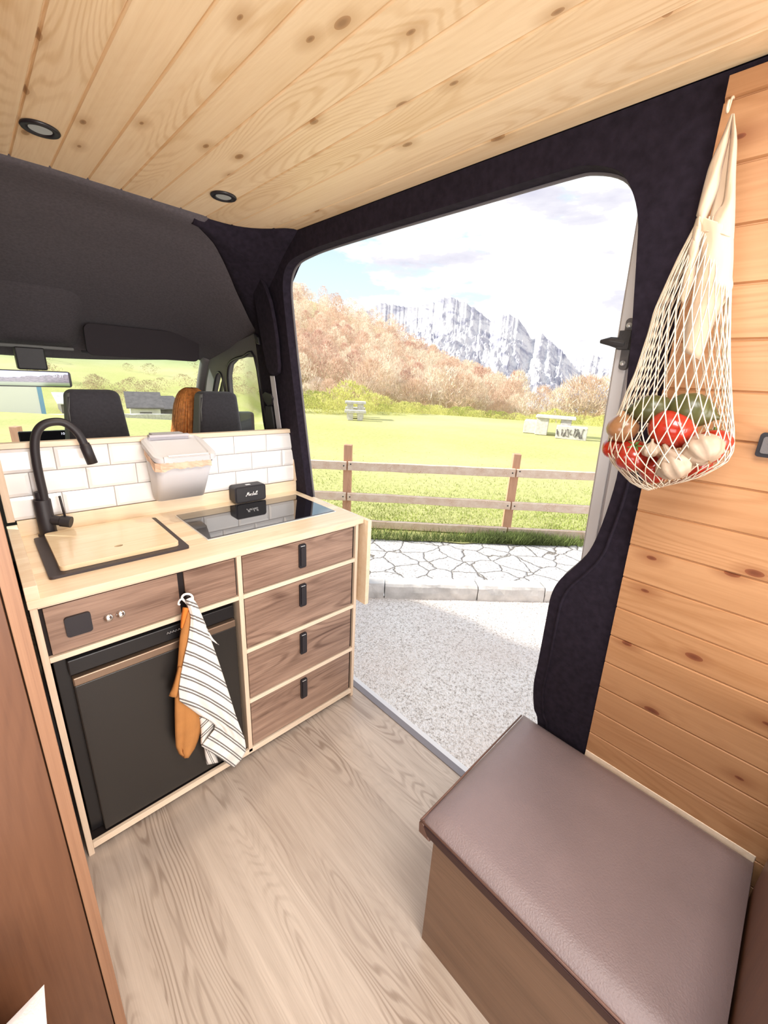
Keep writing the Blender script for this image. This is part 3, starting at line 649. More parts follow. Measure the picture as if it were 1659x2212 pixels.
E_ = [(0, 1), (1, 2), (2, 3), (3, 4), (2, 5), (5, 6), (6, 7), (2, 8), (8, 9), (9, 10), (0, 11), (11, 12), (12, 13), (0, 14), (14, 15), (15, 16)]
Rr = [.13, .115, .12, .055, .05, .055, .043, .034, .055, .043, .034, .085, .06, .045, .085, .06, .045]
me = bpy.data.meshes.new('body'); me.from_pydata([Vector(j)-wloc(t) for j in J], E_, []); me.materials.append(M['jumper'])
bo = bpy.data.objects.new('body', me); COL.objects.link(bo); bo.parent = t
md = bo.modifiers.new('skin', 'SKIN'); md.use_smooth_shade = True
if me.skin_vertices:
    for i, r in enumerate(Rr): me.skin_vertices[0].data[i].radius = (r, r)
    me.skin_vertices[0].data[0].use_root = True
s = bo.modifiers.new('sub', 'SUBSURF'); s.levels = 2; s.render_levels = 2
# head (faces forward), nose, ears
def ellip(c, rx, ry, rz, nu=24, nv=16, f=None):
    rows = []
    for i in range(nv+1):
        a = math.pi*i/nv; rows.append([tuple(Vector(c)+(f or (lambda p: p))(Vector((rx*math.sin(a)*math.cos(b), ry*math.sin(a)*math.sin(b), rz*math.cos(a))))) for b in [2*math.pi*k/nu for k in range(nu)]])
    return rows
hc = (ox-.004, oy+.02, 1.275)
mb = MB(); mb.grid(ellip(hc, .072, .092, .112, f=lambda p: Vector((p.x*(1-.25*max(0, -p.z/.11)), p.y, p.z))), closed=True)
mb.grid(ellip((hc[0], hc[1]+.095, 1.26), .012, .02, .022, 10, 8), closed=True)
for sx in (-1, 1): mb.grid(ellip((hc[0]+sx*.072, hc[1]+.005, 1.265), .01, .02, .03, 10, 8), closed=True)
mb.tube([(hc[0], hc[1]-.01, 1.10), (hc[0], hc[1]-.005, 1.20)], .048, 12); mb.build('head', M['skin'], t, smooth=True)
for ex in (-.0275, .0275): MB().box(hc[0]+ex-.008, hc[0]+ex+.008, hc[1]+.080, hc[1]+.088, 1.284, 1.293).build('eye', M['piping'], t, bevel=.003)
MB().box(hc[0]-.02, hc[0]+.02, hc[1]+.080, hc[1]+.088, 1.213, 1.219).build('mouth', M['piping'], t, bevel=.002)
# hair: strands over crown falling to chest
mb = MB()
for i in range(420):
    a = random.uniform(-.25*math.pi, 1.25*math.pi)+math.pi   # opening at the face (+y)
    b = random.uniform(.02, 1)
    top = Vector((hc[0]+random.uniform(-.012, .012), hc[1]-.01, 1.392))
    dx, dy = math.cos(a), math.sin(a)
    if dy > .55: continue
    rx, ry = .083+random.uniform(0, .012), .098+random.uniform(0, .012)
    pts = [top+Vector((dx*.02*b, dy*.02*b, 0)), Vector((hc[0]+dx*rx*.60, hc[1]+dy*ry*.65, 1.370)), Vector((hc[0]+dx*rx*.95, hc[1]+dy*ry, 1.30)), Vector((hc[0]+dx*rx*1.16, hc[1]+dy*ry*1.0, 1.20)), Vector((hc[0]+dx*rx*1.32+random.uniform(-.01, .01), hc[1]+dy*ry*1.05, 1.08)), Vector((hc[0]+dx*rx*1.25+random.uniform(-.012, .012), hc[1]+dy*ry*1.1, 1.0+random.uniform(-.04, .04)))]
    mb.tube(catmull(pts, 3), [.004]*13+[.0035, .003, .001], 4)
mb.build('hair', M['hair'], t, smooth=True)
# ---- B pillar belt cover, seat belt, buckle
def wallpoly(name, px, off, th, m, parent, bevel=.004, smoothn=0):
    q = [PW(u, v, off) for u, v in px]
    pts = [(p.y, p.z) for p in q]
    if smoothn: pts = [(p.x, p.y) for p in catmull([(a, b, 0) for a, b in pts], smoothn, True)]
    mb = MB(); mb.plate(pts, [], lambda a, b, d: (xw(b, off+d), a, b), th); return mb.build(name, m, parent, bevel=bevel, seg=3)
t = thing('seat_belt', tuple(PW(600, 900, -.03)), 'passenger seat belt with padded cover hanging on the pillar beside the door', 'seat belt')
wallpoly('belt_cover', [(520, 575), (536, 600), (548, 640), (556, 690), (565, 745), (575, 795), (581, 808), (592, 812), (600, 806), (601, 790), (596, 730), (590, 690), (582, 650), (572, 620), (556, 590), (538, 570)], -.03, .018, M['felt'], t, .006)
wallpoly('strap', [(583, 812), (592, 812), (607, 925), (598, 926)], -.022, .003, M['silver'] if False else M['bin_grey'], t, .0005)
wallpoly('buckle', [(566, 852), (572, 846), (583, 850), (588, 860), (586, 876), (578, 878), (570, 866)], -.03, .02, M['black'], t, .004)
wallpoly('belt_stalk', [(573, 877), (585, 877), (588, 895), (592, 926), (574, 926), (572, 900)], -.02, .012, M['dark_plastic'], t, .003)
t = thing('grab_hook', tuple(PW(553, 730, -.02)), 'small dark coat hook on the headliner just left of the belt cover', 'hook')
wallpoly('hook_body', [(546, 718), (556, 728), (560, 745), (553, 742)], -.03, .02, M['black'], t, .003)
# ================================================================= SLIDING DOOR (slid open)
t = MB().plate([(-.85, .02), (.386, .02), (.386, 1.90), (-.85, 1.93)], [], lambda a, b, d: (1.33-.13*b+d, a, b), .05).build('door_1', M['grey_paint'], bevel=.006); t['kind'] = 'structure'
mb = MB()
for y0, y1, o_ in ((.352, .380, -.006), (.318, .345, -.010)):
    mb.plate([(y0, .1), (y1, .1), (y1, 1.88), (y0, 1.88)], [], lambda a, b, d: (1.33-.13*b+o_+d, a, b), .012)
mb.build('door_edge_channel', M['white_paint'], t, bevel=.003)
hb = MB(); 
def dfn(a, b, d): return (1.33-.13*b-.016+d, a, b)
hb.plate(rrect(.348, .366, 1.545, 1.655, .008), [], dfn, .012); hb.build('latch_plate', M['grey_plastic'], t, bevel=.002)
mb = MB(); p = Vector(dfn(.357, 1.60, -.01)); mb.tube([p, p+Vector((-.008, .03, .006)), p+Vector((-.008, .052, .006))], [.014, .010, .004], 10); mb.box(p.x-.012, p.x+.008, .345, .37, 1.588, 1.628); mb.build('latch', M['dark_plastic'], t, bevel=.002)
mb = MB()
for zz in (1.56, 1.64): mb.lathe(Vector(dfn(.357, zz, -.001)), [(.006, 0), (.006, .003), (0, .004)], 12, (-1, 0, 0))
mb.build('screws', M['silver'], t, smooth=True)
# ================================================================= KITCHEN UNIT
KF = 1.26
t = thing('kitchen_cabinet', (.55, 1.5, 0), 'low kitchen unit with pale frame and walnut drawer fronts under the wooden worktop', 'cabinet')
bx('side_panel', (.008, .024, KF, 1.80, 0, .901), M['light_trim_v'], t)
bx('side_panel', (1.083, 1.098, KF, 1.80, 0, .901), M['light_trim_v'], t)
bx('divider', (.552, .569, KF, 1.79, .03, .901), M['light_trim_v'], t)
bx('back_panel', (.024, 1.083, 1.786, 1.80, .02, .901), M['walnut'], t)
bx('frame_rail', (.024, .552, KF, 1.30, .728, .744), M['light_trim'], t)
for z in (.496, .266, .726): bx('frame_rail', (.569, 1.083, KF, 1.30, z, z+.017), M['light_trim'], t)
bx('bottom_rail', (.024, 1.083, KF, KF+.013, .022, .046), M['light_trim'], t)
bx('base_board', (.024, 1.083, KF+.014, 1.785, .020, .040), M['gap_shade'], t)  # coloured near-black for the shade behind the bottom rail
bx('top_rail', (.024, 1.083, KF+.001, 1.29, .893, .901), M['light_trim'], t)
bx('shade_sheet', (.5685, 1.0835, KF+.0135, KF+.03, .046, .895), M['gap_shade'], t, bevel=0)  # dark sheet paints shade into the gaps round the drawers
bx('shade_sheet', (.0235, .5525, KF+.0135, KF+.03, .744, .895), M['gap_shade'], t, bevel=0)  # same painted shade behind the upper left panels
def dpull(cx, zc, h, parent, yf):
    mb = MB(); mb.plate(rrect(cx-.0155, cx+.0155, zc-h/2, zc+h/2, .006), [], lambda a, b, d: (a, yf-.008+d, b), .010)
    o = mb.build('handle', M['black'], parent, bevel=.002)
    mb = MB(); mb.plate(rrect(cx-.0095, cx+.0095, zc-h/2+.008, zc+h/2-.012, .005), [], lambda a, b, d: (a, yf-.0115+d, b), .006); mb.build('pull_tab', M['grey_plastic'] if False else M['matte_black'], o, bevel=.0012)
    MB().box(cx-.009, cx+.009, yf-.0095, yf-.0075, zc+h/2-.009, zc+h/2-.0065).build('tab_edge', M['silver'], o)
for z0, z1, hz in ((.747, .889, .828), (.517, .722, .657), (.287, .492, .431), (.052, .262, .202)):
    d = bx('drawer', (.573, 1.070, KF+.004, KF+.0132, z0, z1), M['walnut'], t, bevel=.001)
    dpull(.8145, hz, .099, d, KF+.004)
d = bx('control_panel', (.033, .361, KF+.004, KF+.0132, .748, .889), M['walnut'], t, bevel=.001)
mb = MB(); mb.plate(rrect(.070, .129, .789, .849, .008), [], lambda a, b, d_: (a, KF-.004+d_, b), .009); s_ = mb.build('socket', M['matte_black'], d, bevel=.002)
for cx in (.168, .199):
    MB().lathe((cx, KF+.004, .811), [(.012, 0), (.012, .004), (.009, .007), (.004, .008), (0, .008)], 20, (0, -1, 0)).build('push_button', M['chrome'], d, smooth=True)
bx('filler_panel', (.380, .546, KF+.004, KF+.0132, .748, .889), M['walnut'], t, bevel=.001)
kb = MB(); kb.lathe((.379, KF+.01, .815), [(.004, 0), (.004, .022), (.010, .024), (.011, .032), (.006, .036), (0, .036)], 16, (0, -1, 0)); kb.build('knob', M['black'], t, smooth=True)
# worktop
t = thing('worktop', (.56, 1.53, .901), 'pale wooden worktop with raised back and left edges, sink and hob set in', 'worktop')
mb = MB(); mb.plate([(.006, 1.253), (1.120, 1.253), (1.120, 1.80), (.006, 1.80)], [[(.075, 1.37), (.425, 1.37), (.425, 1.705), (.075, 1.705)]], lambda a, b, d: (a, b, .901+d), .023)
mb.build('top', M['light_wood'], t, bevel=.0015)
bx('back_upstand', (.034, 1.121, 1.783, 1.803, .9235, .979), M['light_wood'], t)
bx('side_upstand', (.006, .034, 1.254, 1.803, .9235, .962), M['light_wood'], t)
# backsplash
t = thing('backsplash', (.56, 1.79, .98), 'white metro tile backsplash in a pale wood frame behind the sink', 'backsplash')
YB = 1.781
bx('board', (.012, 1.119, 1.788, 1.803, .98, 1.236), M['grout'], t)
bx('frame_top', (.010, 1.120, 1.775, 1.806, 1.222, 1.240), M['light_trim'], t)
bx('frame_side', (1.104, 1.120, 1.775, 1.806, .98, 1.2215), M['light_trim_v'], t)
bx('frame_side', (.010, .030, 1.775, 1.806, .98, 1.2215), M['light_trim_v'], t)
mb = MB()
for r in range(3):
    z0 = .983+.0797*r; z1 = z0+.0765; off = .168-.159*2 if r != 1 else .0905-.159
    x = off
    while x < 1.104:
        a, b = max(x+.0015, .030), min(x+.1575, 1.104); x += .159
        if b-a < .01: continue
        y0 = 1.788; bz = .010
        o0 = [(a, y0, z0), (b, y0, z0), (b, y0, z1), (a, y0, z1)]; o1 = [(a, y0-.003, z0), (b, y0-.003, z0), (b, y0-.003, z1), (a, y0-.003, z1)]
        ia, ib = (a+bz if a > .031 else a), (b-bz if b < 1.103 else b)
        o2 = [(ia, y0-.007, z0+bz), (ib, y0-.007, z0+bz), (ib, y0-.007, z1-bz), (ia, y0-.007, z1-bz)]
        mb.add(o0+o1+o2, [(0, 1, 5, 4), (1, 2, 6, 5), (2, 3, 7, 6), (3, 0, 4, 7), (4, 5, 9, 8), (5, 6, 10, 9), (6, 7, 11, 10), (7, 4, 8, 11), (8, 9, 10, 11)])
mb.build('tiles', M['tile'], t)
# hob
t = thing('induction_hob', (.79, 1.55, .924), 'black glass induction hob with steel trim set into the worktop', 'hob')
bx('trim_frame', (.509, 1.076, 1.388, 1.716, .9235, .9262), M['silver'], t, bevel=.0008)
bx('glass_plate', (.513, 1.072, 1.395, 1.714, .925, .9285), M['glass_black'], t, bevel=.001)
# sink
t = thing('sink', (.25, 1.54, .924), 'black composite sink with wide rim under a wooden cover board', 'sink')
mb = MB(); mb.plate(rrect(.064, .437, 1.355, 1.720, .010), [rrect(.100, .405, 1.385, 1.695, .02)], lambda a, b, d: (a, b, .9242+d), .008); mb.build('rim', M['sink'], t, bevel=.003)
mb = MB(); ro = rrect(.1, .405, 1.385, 1.695, .02); ri = rrect(.11, .395, 1.395, 1.685, .03)
mb.grid([[(a, b, .925) for a, b in ro], [(a, b, .80) for a, b in ri]], closed=True); mb.add([(a, b, .80) for a, b in ri], [tuple(range(len(ri)))]); mb.build('basin', M['sink'], t)
t = thing('sink_cover_board', (.25, 1.54, .932), 'light wooden board with small finger hole covering the sink', 'board')
hole = [(.254+.012*math.cos(a), 1.455+.009*math.sin(a)) for a in [2*math.pi*k/16 for k in range(16)]]
mb = MB(); mb.plate(rrect(.093, .413, 1.378, 1.708, .014), [hole], lambda a, b, d: (a, b, .9325+d), .014); mb.build('board_panel', M['board_wood'], t, bevel=.0025)
# faucet
t = thing('faucet', (.108, 1.752, .924), 'matte black kitchen tap with tall curved spout at the sink corner', 'faucet')
fb = Vector((.108, 1.752, .924))
mb = MB(); mb.lathe(fb, [(.029, 0), (.029, .006), (.0245, .007), (.0245, .125), (.023, .128), (0, .128)], 32); mb.build('body', M['matte_black'], t, smooth=False, bevel=.001)
path = [(98, 1092), (93, 1065), (86, 1035), (79, 1000), (75, 965), (78, 938), (90, 920), (110, 912), (135, 912), (155, 923), (171, 940), (183, 962)]
ptsf = [P(u, v, 'y', 1.745-.0028*i) for i, (u, v) in enumerate(path)]
mb = MB(); mb.tube(catmull(ptsf, 5), .0128, 16); mb.build('spout', M['matte_black'], t, smooth=True)
p0, p1 = P(182, 958, 'y', 1.714), P(200, 1001, 'y', 1.711)
mb = MB(); mb.tube([p0, p0.lerp(p1, .1), p0.lerp(p1, .12), p1], [.0145, .0150, .0165, .0165], 20); mb.build('spray_head', M['matte_black'], t, smooth=True)
MB().tube([fb+Vector((0, 0, .12)), fb+Vector((-.001, 0, .155))], .0165, 20).build('collar', M['matte_black'], t, smooth=True)
q0, q1 = fb+Vector((.015, -.01, .055)), Vector((.172, 1.715, .968))
mb = MB(); mb.tube([q0, q0.lerp(q1, .45), q0.lerp(q1, .46), q1], [.0165, .0165, .0195, .0195], 24); hd = mb.build('lever_hub', M['matte_black'], t, bevel=.001)
qa = q0.lerp(q1, .72)+Vector((0, 0, .017)); MB().tube([qa, qa+Vector((-.004, 0, .075))], [.0038, .0038], 10).build('lever', M['matte_black'], hd, smooth=True)
# bin hanging on the backsplash
t = thing('waste_bin', (.54, 1.70, 1.0), 'small light grey plastic waste bin hooked over the tile backsplash', 'bin')
def ringrr(x0, x1, y0, y1, z0, z1, r, n=5):  # sloping ring: z interpolates from back (z0) to front (z1)
    return [(a, b, z0+(z1-z0)*((y1-b)/(y1-y0))) for a, b in rrect(x0, x1, y0, y1, r, n)]
mb = MB(); R1 = ringrr(.438, .640, 1.606, 1.772, 1.205, 1.158, .022); R2 = ringrr(.452, .628, 1.700, 1.772, .995, 1.000, .018)
mb.grid([R1, R2], closed=True); mb.add(R2, [tuple(range(len(R2)))]); mb.build('body', M['bin'], t, smooth=True, solid=.003)
def lidring(dx, dz, r=.03): return ringrr(.428-dx, .652+dx, 1.594-dx, 1.776, 1.215+dz, 1.166+dz, r)
mb = MB(); A = lidring(0, 0); B = lidring(.0, .018); C_ = lidring(-.010, .023); D_ = lidring(-.022, .023, .02); E2 = lidring(-.026, .018, .018)
mb.grid([A, B, C_, D_, E2], closed=True); mb.add(E2, [tuple(range(len(E2)))]); mb.build('lid', M['bin'], t, bevel=.0015, ang=25)
mb = MB(); mb.tube([(.470, 1.590, 1.192), (.612, 1.590, 1.192)], .004, 8); mb.box(.455, .462, 1.588, 1.600, 1.170, 1.190); mb.box(.620, .627, 1.588, 1.600, 1.170, 1.190); mb.build('lid_grip', M['white_paint'], t, bevel=.001)
mb = MB(); mb.box(.458, .605, 1.745, 1.770, 1.238, 1.2475); mb.box(.458, .605, 1.762, 1.772, 1.215, 1.2475); mb.box(.475, .590, 1.770, 1.815, 1.2425, 1.2485); mb.box(.475, .590, 1.809, 1.815, 1.20, 1.2475); mb.build('hook_bracket', M['bin_grey'], t, bevel=.002)
# crumpled liner bag showing under the lid
mb = MB(); rows = []
for k in range(25):
    f = k/24; col = []
    # path along left side then front
    if f < .3: x, y = .434, 1.72-(f/.3)*.116
    else: x, y = .434+(f-.3)/.7*.19, 1.602
    depth = .045*math.sin(min(1, f*1.6+.2)*math.pi*.75)+.008
    depth *= .62
    for j in range(6):
        g = j/5; jx, jy, jz = [random.uniform(-.003, .003) for _ in range(3)]
        zz = 1.166+(y-1.594)/.18*.049-.0-depth*g
        col.append((x-(.006+.002*random.random() if f < .32 else 0)+jx*g, y-(.006 if f >= .3 else 0)-abs(jy)+.012*g*0, zz+jz*g))
    rows.append(col)
mb.grid(rows); mb.build('bin_liner', M['bag_paper'], t)
# speaker
t = thing('bluetooth_speaker', (.84, 1.75, .9285), 'small black portable speaker with white script lettering behind the hob', 'speaker')
a0 = P(508, 1091, 'z', .9285); a1 = P(577.7, 1080, 'z', .9285)
sx0, sx1, sy0, sy1 = .765, .915, 1.716, 1.776
mb = MB(); mb.plate(rrect(sx0, sx1, .9290, 1.004, .012), [], lambda a, b, d: (a, sy0+.004+d, b), .056); mb.build('case', M['matte_black'], t, bevel=.004, seg=3)
gm, nt, b = newmat('grille'); b.inputs['Roughness'].default_value = .7; tcn = N(nt, 'ShaderNodeTexCoord'); s_ = N(nt, 'ShaderNodeSeparateXYZ'); L(nt, tcn.outputs['Object'], s_.inputs[0])
fr = mth(nt, 'SINE', mth(nt, 'MULTIPLY', s_.outputs[0], 2100)); L(nt, ramp(nt, fr, [(.3, (.018, .016, .018)), (.7, (.07, .065, .07))]).outputs[0], b.inputs['Base Color'])
mb = MB(); mb.plate(rrect(sx0+.007, sx1-.007, .935, .998, .008), [], lambda a, b, d: (a, sy0+d, b), .006); mb.build('grille', gm, t, bevel=.001)
# script lettering drawn as strokes
strokes = [[(0, .1), (.15, .75), (.35, 1.35), (.45, 1.4), (.45, .9), (.5, .5), (.8, 1.2), (1.0, 1.45), (1.0, .9), (.98, .25), (1.15, .15)],
           [(-.35, .35), (-.25, .0), (.0, .15), (.25, .95)],
           [(1.75, .75), (1.45, .7), (1.35, .35), (1.5, .12), (1.75, .45), (1.8, .7), (1.75, .25), (1.9, .12)],
           [(2.0, .7), (2.05, .4), (2.0, .1)], [(2.03, .5), (2.25, .78), (2.4, .7)],
           [(2.95, .75), (2.65, .65), (2.75, .45), (2.9, .25), (2.65, .05), (2.5, .15)],
           [(3.1, .1), (3.3, .9), (3.42, 1.4), (3.25, 1.3), (3.2, .6), (3.18, .15)], [(3.2, .4), (3.45, .72), (3.55, .45), (3.52, .15), (3.7, .15)],
           [(4.25, .72), (3.95, .68), (3.85, .35), (4.0, .12), (4.22, .45), (4.28, .7), (4.25, .25), (4.4, .12)],
           [(4.45, .2), (4.7, .9), (4.85, 1.45), (4.68, 1.4), (4.6, .6), (4.65, .1), (4.85, .2)], [(4.95, .2), (5.2, .9), (5.35, 1.5), (5.18, 1.45), (5.1, .6), (5.15, .1), (5.4, .3), (5.5, .4)]]
mb = MB()
for st in strokes:
    cp = catmull([(a, b, 0) for a, b in st], 4); k = .0096
    pp = [Vector((.817+(p.x+.22*p.y)*k, sy0-.0012, .958+p.y*k*1.25+(p.x*.0)*k)) for p in cp]; mb.tube(pp, [.0011]*len(pp), 5)
mb.build('lettering', M['tile'], t, smooth=True)
bx('top_plate', (.828, .850, 1.735, 1.75, 1.0035, 1.0050), M['silver'], t, bevel=.0005)
# drop leaf
t = thing('drop_leaf_table', (1.13, 1.5, .515), 'pale wooden flap folded down at the right end of the worktop', 'table')
bx('leaf', (1.123, 1.144, 1.228, 1.66, .512, .917), M['light_wood'], t, bevel=.001)
mb = MB()
for y in (1.3, 1.5): mb.tube([(1.1215, y, .9225), (1.1215, y+.05, .9225)], .0025, 8)
mb.build('hinge', M['silver'], t)
# fridge
t = thing('fridge', (.29, 1.5, .047), 'black built-in fridge with a slim handle bar under the control panel', 'fridge')
bx('body', (.030, .547, 1.300, 1.78, .05, .722), M['fridge_dark'], t)
bx('header', (.058, .540, 1.280, 1.302, .655, .705), M['fridge_dark'], t, bevel=.004)
bx('door', (.062, .541, 1.275, 1.302, .050, .621), M['fridge'], t, bevel=.004)
h = bx('handle', (.062, .538, 1.270, 1.302, .6225, .650), M['fridge_handle'], t, bevel=.004)
mb = MB()
for k in range(6):
    c = .316+k*.0085; mb.tube([(c, 1.2795, .682-.001*(k % 2)), (c+.003, 1.2795, .688), (c+.006, 1.2795, .683)], .0009, 5)
mb.build('logo', M['silver'], t)
# ================================================================= HANGING CLOTHS
def clothpoly(name, sheets, m, parent=None, solid=.002):
    """sheets: list of (left curve px, right curve px, y base, nrows, ncols, fold amp, uvfn)"""
    mb = MB(); uv = []
    for Lc, Rc, yb, nr, nc, amp, uvf in sheets:
        def at(c, t):
            c = [Vector((a, b, 0)) for a, b in c]; ls = [0]
            for i in range(1, len(c)): ls.append(ls[-1]+(c[i]-c[i-1]).length)
            s = t*ls[-1]
            for i in range(1, len(c)):
                if s <= ls[i]+1e-9: return c[i-1].lerp(c[i], (s-ls[i-1])/max(1e-9, ls[i]-ls[i-1]))
            return c[-1]
        rows = []
        for i in range(nr+1):
            t = i/nr; a, b = at(Lc, t), at(Rc, t); row = []
            for j in range(nc+1):
                s = j/nc; q = a.lerp(b, s)
                y = yb - amp*math.sin(s*9+t*2)*(.3+t) - amp*.6*math.sin(s*21+1+t*5)*(.2+.8*t) - .012*math.sin(math.pi*s)
                row.append(tuple(P(q.x, q.y, 'y', y))); uv.append(uvf(q.x, q.y, s, t))
            rows.append(row)
        mb.grid(rows)
    mb.uv = uv; return mb.build(name, m, parent, smooth=True, solid=solid)
def uvm(k, per, x0=385, y0=1390): return lambda u, v, s, t: ((u-x0)/60, (v-y0-k*(u-x0)*(.6+.55*min(1, max(0, (u-400)/130))))/per)
t = thing('tea_towel', (.40, 1.20, .08), 'cream tea towel with black double stripes hanging from the small black knob', 'towel')
main = ([(400, 1296), (406, 1310), (412, 1330), (411, 1350), (406, 1385), (398, 1420), (391, 1455), (386, 1490), (388, 1514), (408, 1528), (431, 1545), (454, 1556), (465, 1566), (462, 1577), (449, 1593), (435, 1611)],
        [(413, 1290), (424, 1302), (436, 1330), (447, 1359), (460, 1395), (474, 1435), (487, 1475), (499, 1512), (508, 1542), (518, 1570), (528, 1595), (531, 1612), (530, 1625), (522, 1640), (513, 1650), (505, 1658)], 1.215, 60, 26, .006, uvm(.50, 27))
flap = ([(440, 1340), (446, 1358), (449, 1378)], [(448, 1362), (461, 1383), (474, 1394)], 1.225, 6, 4, .001, uvm(1.2, 14))
back = ([(431, 1548), (434, 1575), (434, 1606)], [(462, 1560), (464, 1570), (437, 1610)], 1.228, 8, 8, .001, lambda u, v, s, t: ((u-400)/60, (v+u*1.0-1993)/22))
low = ([(440, 1606), (442, 1625), (447, 1652)], [(460, 1615), (470, 1640), (471, 1647)], 1.232, 8, 6, .001, lambda u, v, s, t: ((u-400)/60, (v-u*2.2+10)/30))
clothpoly('towel_cloth', [main, flap, back, low], M['towel'], t)
# knotted loop round the knob
lp = [P(u, v, 'y', 1.222) for u, v in ((401, 1300), (393, 1292), (397, 1285), (407, 1283), (415, 1288), (416, 1298), (408, 1306), (401, 1300))]
mb = MB(); mb.tube(catmull(lp, 4), .0035, 8); mb.tube(catmull([P(u, v, 'y', 1.218) for u, v in ((396, 1292), (388, 1297), (385, 1305), (389, 1306))], 4), .0028, 6); mb.build('hanging_loop', M['white_cloth'], t, smooth=True)
t = thing('oven_mitt', (.31, 1.23, .25), 'tan oven mitt with orange lining hanging behind the striped towel', 'oven mitt')
mit = ([(404, 1318), (397, 1345), (391, 1380), (387, 1430), (382, 1462), (379, 1500), (379, 1540), (380, 1580), (382, 1610), (389, 1625), (402, 1634)],
       [(414, 1318), (416, 1345), (412, 1390), (408, 1430), (420, 1470), (428, 1500), (432, 1540), (432, 1570), (426, 1595), (418, 1615), (404, 1635)], 1.235, 40, 10, .003, uvm(0, 30))
clothpoly('mitt_body', [mit], M['mitt'], t, solid=.014)
cuff = ([(386, 1440), (379, 1468), (372, 1488), (365, 1503)], [(394, 1442), (388, 1470), (385, 1495), (382, 1507)], 1.226, 8, 4, .002, uvm(0, 30))
clothpoly('thumb_flap', [cuff], M['mitt'], t, solid=.006)
lin = ([(396, 1312), (392, 1335), (391, 1356)], [(409, 1314), (402, 1335), (393, 1358)], 1.222, 8, 4, .002, uvm(0, 30))
clothpoly('orange_lining', [lin], M['orange'], t, solid=.004)
# ================================================================= LEFT TALL CABINET, BED, PILLOW
WY = .75
t = thing('tall_cabinet', (-.35, 1.0, 0), 'tall reddish brown wooden cabinet with ribbed pale edge at the left', 'cabinet')
bx('end_panel', (-.0195, .0, WY, 1.25, 0, 1.95), M['edge_v'], t, bevel=.001)
bx('door', (-.43, -.0215, WY+.004, WY+.024, .01, 1.90), M['walnut_v'], t, bevel=.001)
bx('carcass', (-.43, -.02, WY+.026, 1.80, 0, 1.9), M['walnut_v'], t)
t = thing('bed_base', (-.3, .1, 0), 'brown wooden bed base beside the tall cabinet', 'bed')
bx('box', (-.60, -.12, -1.2, .70, 0, .36), M['walnut_v'], t); bx('mattress', (-.58, -.13, -1.2, .69, .36, .42), M['white_cloth'], t, bevel=.02)
t = thing('pillow', (-.3, .5, .42), 'corner of a white pillow at the bottom left below the tall cabinet', 'pillow')
rows = []
cA, cB = Vector((-.082, .60, .555)), None
for i in range(17):
    a = i/16*2-1; r = []
    for j in range(17):
        b = j/16*2-1
        pin = 1-.06*(1-a*a)*0
        x = -.29+.208*a*(1-.05*(1-b*b)); y = .40+.21*b*(1-.05*(1-a*a)); h = .075*((1-a**4)*(1-b**4))**.5
        r.append((x, y, h))
    rows.append(r)
mb = MB(); tilt = lambda p, s: (p[0], p[1], .515+s*p[2]+(.065*((p[1]-.40)/.21)*((p[0]+.29)/.208)))
mb.grid([[tilt(p, 1) for p in r] for r in rows]); mb.grid([[tilt(p, -1) for p in r] for r in rows]); mb.build('pillow_case', M['white_cloth'], t, smooth=True)
# ================================================================= BENCH
t = thing('storage_bench', (.9, .13, 0), 'brown wooden storage bench with padded brown leather lid against the pine wall', 'bench')
XB = .644
bx('box', (XB, 1.17, -.155, .41, 0, .383), M['bench_wood'], t, bevel=.001)
# cushion with rounded, slightly domed top
def cushion(x0, x1, y0, y1, z0, z1):
    rows = []; n = 20
    for i in range(n+1):
        a = i/n*2-1; r = []
        for j in range(n+1):
            b = j/n*2-1
            rx = math.copysign(abs(a)**.8, a); ry = math.copysign(abs(b)**.8, b)
            edge = max(abs(a), abs(b))
            z = z1-.010*edge**6-.016*max(0, edge-.94)/.06+.0015*math.sin(a*3+b*4)
            r.append((x0+(x1-x0)*(a+1)/2, y0+(y1-y0)*(b+1)/2, z))
        rows.append(r)
    mb = MB(); mb.grid(rows); n1 = n+1
    bd = [(i, 0) for i in range(n1)]+[(n, j) for j in range(1, n1)]+[(i, n) for i in range(n-1, -1, -1)]+[(0, j) for j in range(n-1, 0, -1)]
    top = [rows[i][j] for i, j in bd]; cx, cy = (x0+x1)/2, (y0+y1)/2
    def sh(k, z): return [(cx+(p[0]-cx)*k, cy+(p[1]-cy)*k, z) for p in top]
    mb.grid([top, sh(1.006, z1-.035), sh(1.004, z0+.008), sh(.99, z0)], closed=True); mb.add(sh(.99, z0), [tuple(range(len(top)))])
    return mb
cu = cushion(.638, 1.174, -.160, .452, .388, .446).build('lid_cushion', M['leather'], t, smooth=True)
mb = MB(); mb.tube([(.637, -.15, .427), (.6365, .1, .4285), (.637, .448, .427)], .0028, 8); mb.tube([(.637, .450, .427), (1.16, .454, .427)], .0028, 8); mb.build('piping', M['leather_edge'], cu, smooth=True)
mb = MB(); mb.box(.6345, .6405, -.15, .448, .397, .420); mb.build('side_band', M['piping'], cu, bevel=.002)
mb = MB(); mb.plate([(.415, .386), (.452, .386), (.454, .42), (.445, .43)], [], lambda a, b, d: (.634+d, a, b), .01); mb.build('corner_flap', M['leather_edge'], cu, bevel=.003)
t = thing('side_cabinet', (.9, -.6, 0), 'dark reddish wooden cabinet end at the far right beside the padded bench', 'cabinet')
bx('box', (.64, 1.105, -1.2, -.166, 0, .9), M['walnut_v'], t)
